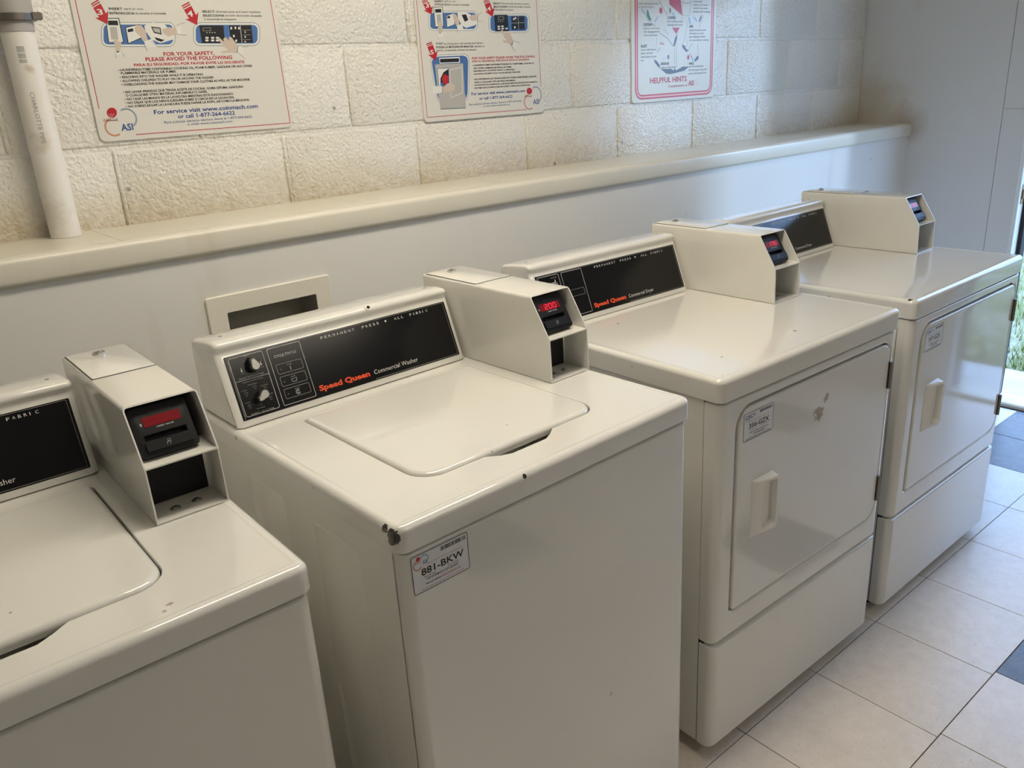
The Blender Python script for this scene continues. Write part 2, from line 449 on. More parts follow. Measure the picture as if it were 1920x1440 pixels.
SIGN1 = {'T': [('k', 1, 'INSERT', 0.0657, 0.0933, 0.2617, 0.0045), ('k', 0, 'card or coin', 0.097, 0.1372, 0.262, 0.0045), ('k', 1, 'INTRODUZCA', 0.0658, 0.1176, 0.2529, 0.0045), ('k', 0, 'la tarjeta o moneda', 0.1206, 0.1849, 0.2533, 0.0046), ('k', 1, 'SELECT', 0.2673, 0.2966, 0.2579, 0.0045), ('k', 0, 'desired cycle and start machine', 0.2999, 0.4073, 0.2582, 0.0046), ('k', 1, 'SELECCIONE', 0.2671, 0.3178, 0.2496, 0.0045), ('k', 0, 'el ciclo de lavado deseado', 0.3206, 0.4095, 0.25, 0.0046), ('k', 0, 'y encienda la máquina', 0.269, 0.3447, 0.2422, 0.0045), ('r', 1, 'FOR YOUR SAFETY,', 0.1628, 0.2795, 0.1681, 0.0076), ('r', 1, 'PLEASE AVOID THE FOLLOWING', 0.1217, 0.3205, 0.158, 0.0076), ('r', 1, 'PARA SU SEGURIDAD, POR FAVOR EVITE LO SIGUIENTE', 0.0944, 0.3486, 0.1482, 0.0054), ('k', 1, '• LAUNDERING ITEMS CONTAINING COOKING OIL, FOAM RUBBER, GASOLINE OR ANY OTHER', 0.0595, 0.3671, 0.139, 0.0049), ('k', 1, 'FLAMMABLE MATERIALS OR FUMES.', 0.064, 0.1844, 0.1325, 0.0047), ('k', 1, '• REACHING INTO THE WASHER WHILE IT IS OPERATING.', 0.0598, 0.2455, 0.1244, 0.0047), ('k', 1, '• ALLOWING CHILDREN TO PLAY ON OR AROUND THE WASHER.', 0.0599, 0.2691, 0.1167, 0.0048), ('k', 1, '• OVERLOADING THE WASHER MAY DAMAGE YOUR CLOTHES AS WELL AS THE MACHINE.', 0.0598, 0.3563, 0.1089, 0.0049), ('k', 1, '• NO LAVAR PRENDAS QUE TENGA ACEITE DE COCINA, GOMA ESPUMA, GASOLINA', 0.0601, 0.3365, 0.0934, 0.0049), ('k', 1, 'O CUALQUIER OTRO MATERIAL INFLAMABLE O GASES.', 0.0644, 0.2477, 0.0863, 0.0048), ('k', 1, '• NO USAR LAS MANOS EN LA LAVADORA MIENTRAS ESTÁ FUNCIONANDO.', 0.0605, 0.31, 0.0784, 0.0049), ('k', 1, '• NO DEJAR QUE LOS NIÑOS JUEGUEN SOBRE O CERCA DE LA LAVADORA.', 0.0604, 0.3108, 0.0708, 0.0049), ('k', 1, '• NO SOBRECARGAR LA LAVADORA PUEDE DAÑAR LA ROPA, ASÍ COMO LA MÁQUINA.', 0.0604, 0.3472, 0.0632, 0.0049), ('b', 1, 'For service visit www.coinmach.com', 0.1174, 0.3653, 0.046, 0.009), ('b', 1, 'or call 1-877-264-6622', 0.1688, 0.3051, 0.0338, 0.0085), ('b', 0, 'Para solicitar servicio técnico, llame al 1-877-264-6622', 0.1357, 0.3464, 0.0245, 0.0053), ('b', 0, 'o visite www.coinmach.com', 0.1876, 0.2956, 0.0169, 0.0051), ('d', 1, 'Coinmach', 0.007, 0.0376, 0.0376, 0.0037), ('b', 1, 'ASI', 0.0407, 0.0662, 0.0159, 0.0141), ('w', 1, '3', 0.041, 0.0524, 0.2518, 0.0111), ('w', 1, '4', 0.2321, 0.2452, 0.2496, 0.0119)], 'P': [('e', 1, [(0.1865, 0.2376), (0.1924, 0.2365), (0.1969, 0.2333), (0.1994, 0.2285), (0.1995, 0.2229), (0.1953, 0.2013), (0.193, 0.1956), (0.1886, 0.1908), (0.1828, 0.1876), (0.1765, 0.1866), (0.0492, 0.1885), (0.0439, 0.1897), (0.0398, 0.1928), (0.0377, 0.1975), (0.0377, 0.2029), (0.0421, 0.2234), (0.0444, 0.2287), (0.0485, 0.2333), (0.0538, 0.2364), (0.0596, 0.2374)]), ('w', 2, [(0.1863, 0.2367), (0.1918, 0.2356), (0.196, 0.2326), (0.1984, 0.2282), (0.1985, 0.2229), (0.1943, 0.2013), (0.1921, 0.196), (0.188, 0.1915), (0.1826, 0.1886), (0.1767, 0.1876), (0.0494, 0.1895), (0.0444, 0.1906), (0.0407, 0.1935), (0.0386, 0.1978), (0.0387, 0.2029), (0.0431, 0.2234), (0.0452, 0.2284), (0.049, 0.2326), (0.054, 0.2355), (0.0594, 0.2365)]), ('u', 3, [(0.1856, 0.2327), (0.1895, 0.232), (0.1925, 0.2299), (0.1941, 0.2267), (0.1942, 0.2229), (0.19, 0.2014), (0.1884, 0.1976), (0.1855, 0.1944), (0.1816, 0.1923), (0.1774, 0.1916), (0.0502, 0.1933), (0.0467, 0.194), (0.044, 0.1961), (0.0425, 0.1992), (0.0426, 0.2029), (0.0469, 0.2234), (0.0484, 0.2269), (0.0512, 0.23), (0.0548, 0.232), (0.0586, 0.2327)]), ('e', 1, [(0.385, 0.2372), (0.3917, 0.236), (0.3969, 0.2326), (0.4, 0.2275), (0.4003, 0.2214), (0.3969, 0.2014), (0.3945, 0.1953), (0.3897, 0.1902), (0.3832, 0.1868), (0.3761, 0.1857), (0.2499, 0.1875), (0.2438, 0.1888), (0.2391, 0.1921), (0.2364, 0.1971), (0.2363, 0.2029), (0.2399, 0.222), (0.2422, 0.2277), (0.2467, 0.2326), (0.2527, 0.2358), (0.2592, 0.237)]), ('w', 2, [(0.3848, 0.2361), (0.3911, 0.235), (0.396, 0.2318), (0.3988, 0.2271), (0.3991, 0.2214), (0.3957, 0.2014), (0.3935, 0.1957), (0.389, 0.191), (0.3829, 0.1878), (0.3763, 0.1868), (0.2501, 0.1886), (0.2444, 0.1897), (0.24, 0.1929), (0.2375, 0.1975), (0.2374, 0.2029), (0.241, 0.222), (0.2432, 0.2273), (0.2474, 0.2319), (0.2529, 0.2349), (0.259, 0.236)]), ('u', 3, [(0.3841, 0.2319), (0.3886, 0.2311), (0.3921, 0.2289), (0.3941, 0.2255), (0.3943, 0.2214), (0.3909, 0.2014), (0.3893, 0.1974), (0.3861, 0.194), (0.3818, 0.1917), (0.377, 0.191), (0.2509, 0.1926), (0.2468, 0.1934), (0.2436, 0.1957), (0.2419, 0.199), (0.2418, 0.2028), (0.2454, 0.222), (0.2469, 0.2258), (0.2499, 0.229), (0.2539, 0.2312), (0.2583, 0.232)]), ('r', 8, [(0.0518, 0.2738), (0.0584, 0.254), (0.0643, 0.2607), (0.0573, 0.2332), (0.035, 0.2459), (0.0433, 0.2464), (0.0351, 0.2653)]), ('r', 8, [(0.0487, 0.2817), (0.0321, 0.2732), (0.0329, 0.271), (0.0496, 0.2796)]), ('r', 8, [(0.0502, 0.278), (0.0335, 0.2695), (0.0344, 0.2673), (0.051, 0.2758)]), ('r', 8, [(0.2447, 0.2718), (0.2518, 0.2525), (0.2585, 0.2594), (0.2505, 0.2315), (0.2256, 0.244), (0.2349, 0.2446), (0.2261, 0.263)]), ('r', 8, [(0.2411, 0.2804), (0.2225, 0.2716), (0.2235, 0.2692), (0.2421, 0.278)]), ('r', 8, [(0.2428, 0.2763), (0.2242, 0.2675), (0.2252, 0.2652), (0.2438, 0.274)]), ('k', 4, [(0.0558, 0.2456), (0.0833, 0.2458), (0.0835, 0.1969), (0.0509, 0.1966)]), ('w', 5, [(0.0569, 0.2442), (0.0816, 0.2443), (0.0818, 0.1981), (0.0526, 0.1978)]), ('k', 6, [(0.0595, 0.2405), (0.079, 0.2405), (0.0788, 0.2311), (0.0584, 0.2316)]), ('g', 6, [(0.0605, 0.228), (0.0747, 0.228), (0.0729, 0.203), (0.0582, 0.2032)]), ('k', 4, [(0.0923, 0.2273), (0.1238, 0.2339), (0.1217, 0.205), (0.0908, 0.1937)]), ('w', 5, [(0.0936, 0.2261), (0.1222, 0.2323), (0.1204, 0.2062), (0.0927, 0.1956)]), ('k', 6, [(0.0959, 0.2232), (0.1081, 0.2253), (0.1076, 0.2191), (0.0957, 0.2172)]), ('w', 4, [(0.1327, 0.2303), (0.1526, 0.2376), (0.1777, 0.2327), (0.196, 0.2117), (0.1901, 0.2018), (0.1609, 0.1943), (0.1429, 0.2023), (0.1336, 0.2194)]), ('k', 5, [(0.147, 0.2286), (0.1673, 0.2266), (0.167, 0.2119), (0.1508, 0.2157)]), ('g', 6, [(0.1498, 0.2262), (0.1651, 0.2247), (0.165, 0.2149), (0.1525, 0.2179)]), ('k', 5, [(0.1504, 0.2071), (0.1713, 0.2008), (0.1627, 0.1972), (0.1531, 0.201)]), ('h', 7, [(0.0623, 0.1996), (0.0685, 0.2078), (0.0711, 0.1995), (0.0782, 0.1977), (0.0738, 0.1838), (0.0681, 0.1767), (0.0627, 0.178), (0.0632, 0.1888)]), ('w', 7, [(0.0623, 0.1787), (0.075, 0.1802), (0.0763, 0.1722), (0.06, 0.1701)]), ('h', 7, [(0.1121, 0.2287), (0.1259, 0.232), (0.1338, 0.2206), (0.1345, 0.2012), (0.1243, 0.1989), (0.1189, 0.2098), (0.1111, 0.2191)]), ('w', 7, [(0.1255, 0.1988), (0.1432, 0.2035), (0.1529, 0.187), (0.1292, 0.1854)]), ('h', 7, [(0.1692, 0.223), (0.1844, 0.2271), (0.2015, 0.2261), (0.2008, 0.2129), (0.1807, 0.2081), (0.1714, 0.2144)]), ('w', 7, [(0.2017, 0.2271), (0.214, 0.2285), (0.2123, 0.2129), (0.2014, 0.2117)]), ('k', 4, [(0.2547, 0.2307), (0.3121, 0.2309), (0.3089, 0.1929), (0.2544, 0.1936)]), ('k', 4, [(0.3253, 0.2309), (0.3801, 0.2314), (0.378, 0.1931), (0.3234, 0.1932)]), ('g', 5, [(0.352, 0.2309), (0.3537, 0.2309), (0.3513, 0.1934), (0.3495, 0.1934)]), ('g', 5, [(0.2621, 0.2259), (0.2809, 0.2264), (0.2804, 0.2193), (0.2619, 0.2189)]), ('k', 6, [(0.2628, 0.2252), (0.2799, 0.2256), (0.2797, 0.2201), (0.2629, 0.2196)]), ('h', 7, [(0.2923, 0.2039), (0.2986, 0.2038), (0.3078, 0.195), (0.3062, 0.202), (0.3127, 0.2058), (0.3199, 0.198), (0.32, 0.2062), (0.3265, 0.2057), (0.3396, 0.186), (0.3356, 0.1716), (0.3124, 0.1721), (0.2963, 0.1711), (0.2962, 0.175), (0.3133, 0.1773), (0.3049, 0.1865), (0.2971, 0.1956)]), ('w', 7, [(0.3388, 0.186), (0.3513, 0.185), (0.3492, 0.1648), (0.3343, 0.1722)]), ('w', 6, [(0.2705, 0.2066), (0.2713, 0.2065), (0.2718, 0.2061), (0.2721, 0.2055), (0.2722, 0.2048), (0.2721, 0.2043), (0.2718, 0.2037), (0.2713, 0.2031), (0.2705, 0.2027), (0.2698, 0.2026), (0.2659, 0.2026), (0.2651, 0.2028), (0.2646, 0.2031), (0.2643, 0.2037), (0.2642, 0.2044), (0.2643, 0.2049), (0.2646, 0.2056), (0.2651, 0.2062), (0.2658, 0.2065), (0.2666, 0.2067)]), ('w', 6, [(0.2695, 0.2011), (0.2702, 0.2009), (0.2708, 0.2005), (0.2711, 0.1999), (0.2711, 0.1993), (0.271, 0.1987), (0.2707, 0.1981), (0.2702, 0.1975), (0.2695, 0.1971), (0.2687, 0.197), (0.2648, 0.197), (0.2641, 0.1972), (0.2635, 0.1976), (0.2632, 0.1981), (0.2632, 0.1988), (0.2633, 0.1993), (0.2636, 0.2), (0.2641, 0.2006), (0.2648, 0.201), (0.2656, 0.2011)]), ('w', 6, [(0.284, 0.2065), (0.2847, 0.2064), (0.2853, 0.206), (0.2856, 0.2054), (0.2857, 0.2047), (0.2856, 0.2042), (0.2853, 0.2035), (0.2848, 0.203), (0.284, 0.2026), (0.2833, 0.2025), (0.2793, 0.2025), (0.2786, 0.2026), (0.278, 0.203), (0.2777, 0.2036), (0.2777, 0.2043), (0.2778, 0.2048), (0.278, 0.2055), (0.2786, 0.2061), (0.2793, 0.2064), (0.2801, 0.2066)]), ('w', 6, [(0.283, 0.2009), (0.2837, 0.2008), (0.2843, 0.2004), (0.2846, 0.1998), (0.2846, 0.1991), (0.2845, 0.1986), (0.2843, 0.1979), (0.2837, 0.1973), (0.283, 0.197), (0.2822, 0.1968), (0.2783, 0.1969), (0.2775, 0.197), (0.277, 0.1974), (0.2767, 0.198), (0.2766, 0.1987), (0.2767, 0.1992), (0.277, 0.1999), (0.2775, 0.2004), (0.2782, 0.2008), (0.279, 0.201)]), ('w', 6, [(0.2953, 0.2064), (0.2961, 0.2063), (0.2966, 0.2059), (0.297, 0.2053), (0.297, 0.2046), (0.2969, 0.2041), (0.2966, 0.2034), (0.2961, 0.2029), (0.2954, 0.2025), (0.2946, 0.2023), (0.2906, 0.2024), (0.2899, 0.2025), (0.2893, 0.2029), (0.289, 0.2035), (0.289, 0.2042), (0.289, 0.2047), (0.2893, 0.2054), (0.2899, 0.206), (0.2906, 0.2063), (0.2914, 0.2065)]), ('w', 6, [(0.2943, 0.2008), (0.295, 0.2007), (0.2956, 0.2003), (0.2959, 0.1997), (0.296, 0.199), (0.2959, 0.1985), (0.2956, 0.1978), (0.2951, 0.1972), (0.2943, 0.1968), (0.2936, 0.1967), (0.2896, 0.1967), (0.2888, 0.1969), (0.2883, 0.1973), (0.2879, 0.1979), (0.2879, 0.1986), (0.288, 0.1991), (0.2883, 0.1998), (0.2888, 0.2003), (0.2895, 0.2007), (0.2903, 0.2008)]), ('w', 6, [(0.3304, 0.2276), (0.3311, 0.2275), (0.3316, 0.2271), (0.3319, 0.2266), (0.3319, 0.226), (0.3314, 0.2235), (0.3312, 0.2229), (0.3307, 0.2224), (0.3301, 0.222), (0.3294, 0.2219), (0.3288, 0.2219), (0.3282, 0.222), (0.3277, 0.2224), (0.3274, 0.2229), (0.3274, 0.2235), (0.3278, 0.226), (0.3281, 0.2266), (0.3285, 0.2271), (0.3292, 0.2275), (0.3299, 0.2276)]), ('w', 6, [(0.3407, 0.2283), (0.3414, 0.2282), (0.3419, 0.2279), (0.3422, 0.2274), (0.3422, 0.2268), (0.3417, 0.2242), (0.3415, 0.2236), (0.341, 0.2231), (0.3404, 0.2228), (0.3397, 0.2227), (0.3391, 0.2227), (0.3385, 0.2228), (0.338, 0.2231), (0.3377, 0.2236), (0.3377, 0.2242), (0.3381, 0.2268), (0.3384, 0.2274), (0.3388, 0.2279), (0.3395, 0.2282), (0.3401, 0.2283)]), ('w', 6, [(0.3493, 0.2276), (0.35, 0.2274), (0.3505, 0.2271), (0.3508, 0.2266), (0.3508, 0.226), (0.3504, 0.2234), (0.3501, 0.2228), (0.3497, 0.2223), (0.349, 0.222), (0.3483, 0.2219), (0.3478, 0.2219), (0.3471, 0.222), (0.3466, 0.2223), (0.3463, 0.2228), (0.3463, 0.2234), (0.3467, 0.226), (0.347, 0.2266), (0.3474, 0.2271), (0.3481, 0.2274), (0.3488, 0.2276)]), ('w', 6, [(0.3338, 0.2108), (0.3345, 0.2107), (0.335, 0.2103), (0.3353, 0.2098), (0.3353, 0.2092), (0.3348, 0.2066), (0.3346, 0.206), (0.3341, 0.2055), (0.3335, 0.2052), (0.3328, 0.2051), (0.3322, 0.2051), (0.3316, 0.2052), (0.3311, 0.2056), (0.3308, 0.2061), (0.3308, 0.2067), (0.3312, 0.2093), (0.3315, 0.2098), (0.3319, 0.2103), (0.3325, 0.2107), (0.3332, 0.2108)]), ('w', 6, [(0.3378, 0.2004), (0.3384, 0.2002), (0.339, 0.1999), (0.3392, 0.1994), (0.3393, 0.1988), (0.3388, 0.1962), (0.3386, 0.1956), (0.3381, 0.1951), (0.3375, 0.1948), (0.3368, 0.1946), (0.3362, 0.1947), (0.3355, 0.1948), (0.335, 0.1951), (0.3348, 0.1956), (0.3347, 0.1962), (0.3352, 0.1988), (0.3354, 0.1994), (0.3359, 0.1999), (0.3365, 0.2003), (0.3372, 0.2004)]), ('g', 6, [(0.3579, 0.221), (0.3763, 0.221), (0.3767, 0.2202), (0.3578, 0.2203)]), ('w', 6, [(0.3629, 0.2179), (0.3635, 0.2178), (0.3639, 0.2175), (0.3642, 0.2171), (0.3642, 0.2166), (0.3641, 0.2161), (0.3639, 0.2156), (0.3635, 0.2151), (0.363, 0.2149), (0.3624, 0.2148), (0.3618, 0.2148), (0.3613, 0.2149), (0.3608, 0.2152), (0.3606, 0.2156), (0.3606, 0.2161), (0.3607, 0.2166), (0.3609, 0.2171), (0.3612, 0.2175), (0.3618, 0.2178), (0.3624, 0.2179)]), ('g', 6, [(0.3561, 0.2106), (0.3744, 0.2105), (0.3749, 0.2097), (0.3559, 0.2099)]), ('w', 6, [(0.3611, 0.2075), (0.3617, 0.2074), (0.3621, 0.2071), (0.3624, 0.2066), (0.3624, 0.2061), (0.3623, 0.2056), (0.3621, 0.2051), (0.3617, 0.2047), (0.3612, 0.2044), (0.3606, 0.2043), (0.36, 0.2043), (0.3594, 0.2044), (0.359, 0.2047), (0.3588, 0.2052), (0.3587, 0.2057), (0.3588, 0.2062), (0.359, 0.2067), (0.3594, 0.2071), (0.3599, 0.2074), (0.3605, 0.2075)]), ('g', 6, [(0.3542, 0.2002), (0.3726, 0.2), (0.3731, 0.1992), (0.3541, 0.1994)]), ('w', 6, [(0.3593, 0.197), (0.3598, 0.1969), (0.3603, 0.1966), (0.3605, 0.1962), (0.3605, 0.1957), (0.3605, 0.1952), (0.3603, 0.1947), (0.3599, 0.1942), (0.3593, 0.194), (0.3587, 0.1939), (0.3582, 0.1939), (0.3576, 0.194), (0.3572, 0.1943), (0.3569, 0.1947), (0.3569, 0.1952), (0.357, 0.1957), (0.3572, 0.1962), (0.3576, 0.1966), (0.3581, 0.1969), (0.3587, 0.197)]), ('w', 6, [(0.2707, 0.2168), (0.271, 0.2167), (0.2713, 0.2166), (0.2714, 0.2163), (0.2714, 0.216), (0.2713, 0.2155), (0.2712, 0.2152), (0.271, 0.215), (0.2707, 0.2148), (0.2704, 0.2148), (0.2698, 0.2148), (0.2695, 0.2148), (0.2693, 0.215), (0.2691, 0.2153), (0.2691, 0.2155), (0.2692, 0.2161), (0.2693, 0.2163), (0.2695, 0.2166), (0.2698, 0.2167), (0.2702, 0.2168)]), ('w', 6, [(0.2769, 0.2168), (0.2772, 0.2167), (0.2774, 0.2165), (0.2776, 0.2163), (0.2776, 0.216), (0.2775, 0.2155), (0.2774, 0.2152), (0.2772, 0.215), (0.2768, 0.2148), (0.2765, 0.2147), (0.276, 0.2147), (0.2756, 0.2148), (0.2754, 0.215), (0.2753, 0.2152), (0.2753, 0.2155), (0.2754, 0.216), (0.2755, 0.2163), (0.2757, 0.2166), (0.276, 0.2167), (0.2763, 0.2168)]), ('w', 6, [(0.2831, 0.2167), (0.2834, 0.2167), (0.2836, 0.2165), (0.2838, 0.2163), (0.2838, 0.216), (0.2837, 0.2155), (0.2836, 0.2152), (0.2833, 0.2149), (0.283, 0.2148), (0.2827, 0.2147), (0.2821, 0.2147), (0.2818, 0.2148), (0.2816, 0.2149), (0.2814, 0.2152), (0.2814, 0.2155), (0.2815, 0.216), (0.2816, 0.2163), (0.2819, 0.2165), (0.2822, 0.2167), (0.2825, 0.2167)]), ('w', 6, [(0.2893, 0.2167), (0.2896, 0.2166), (0.2898, 0.2165), (0.29, 0.2162), (0.29, 0.2159), (0.2899, 0.2154), (0.2898, 0.2151), (0.2895, 0.2149), (0.2892, 0.2147), (0.2889, 0.2147), (0.2883, 0.2147), (0.288, 0.2147), (0.2878, 0.2149), (0.2876, 0.2152), (0.2876, 0.2154), (0.2877, 0.216), (0.2878, 0.2162), (0.2881, 0.2165), (0.2884, 0.2167), (0.2887, 0.2167)]), ('r', 4, [(0.0386, 0.054), (0.0374, 0.0508), (0.0352, 0.0479), (0.0324, 0.0457), (0.0291, 0.0444), (0.0257, 0.0441), (0.0226, 0.0448), (0.02, 0.0465), (0.0181, 0.049), (0.0173, 0.052), (0.0174, 0.0553), (0.0186, 0.0586), (0.0208, 0.0614), (0.0236, 0.0636), (0.0268, 0.0649), (0.0302, 0.0653), (0.0334, 0.0646), (0.036, 0.0629), (0.0379, 0.0604), (0.0387, 0.0574)])], 'L': [('r', 1, 0.0016, [(0.003, 0.2796), (0.0034, 0.1744), (0.0036, 0.0641)]), ('r', 1, 0.0016, [(0.0693, 0.0055), (0.2443, 0.0052), (0.4435, 0.0049)]), ('r', 1, 0.0016, [(0.4435, 0.0049), (0.4413, 0.1492), (0.4378, 0.2866)]), ('w', 5, 0.0006, [(0.0225, 0.0535), (0.0146, 0.0453), (0.0096, 0.0419)]), ('w', 5, 0.0006, [(0.0274, 0.0532), (0.0194, 0.045), (0.0145, 0.0416)]), ('w', 5, 0.0006, [(0.0323, 0.0529), (0.0244, 0.0447), (0.0194, 0.0412)]), ('d', 4, 0.0006, [(0.0081, 0.0427), (0.0386, 0.042)]), ('k', 8, 0.0005, [(0.2036, 0.2303), (0.214, 0.2352), (0.2236, 0.2365)]), ('k', 8, 0.0005, [(0.2016, 0.2129), (0.2134, 0.2111), (0.2228, 0.211)]), ('k', 8, 0.0005, [(0.0728, 0.179), (0.079, 0.1692)]), ('k', 8, 0.0005, [(0.0619, 0.1744), (0.0592, 0.166)]), ('k', 8, 0.0005, [(0.1243, 0.1928), (0.1292, 0.1792)]), ('k', 8, 0.0005, [(0.1422, 0.1987), (0.1529, 0.187)]), ('k', 8, 0.0005, [(0.3371, 0.1716), (0.3536, 0.1559)]), ('k', 8, 0.0005, [(0.3495, 0.1832), (0.3645, 0.1843)])], 'A': [('c', 0.0574, 0.0413, 0.0196, -60, 120, 0.004), ('o', 0.0261, 0.0245, 0.0178, 100, 300, 0.004)]}
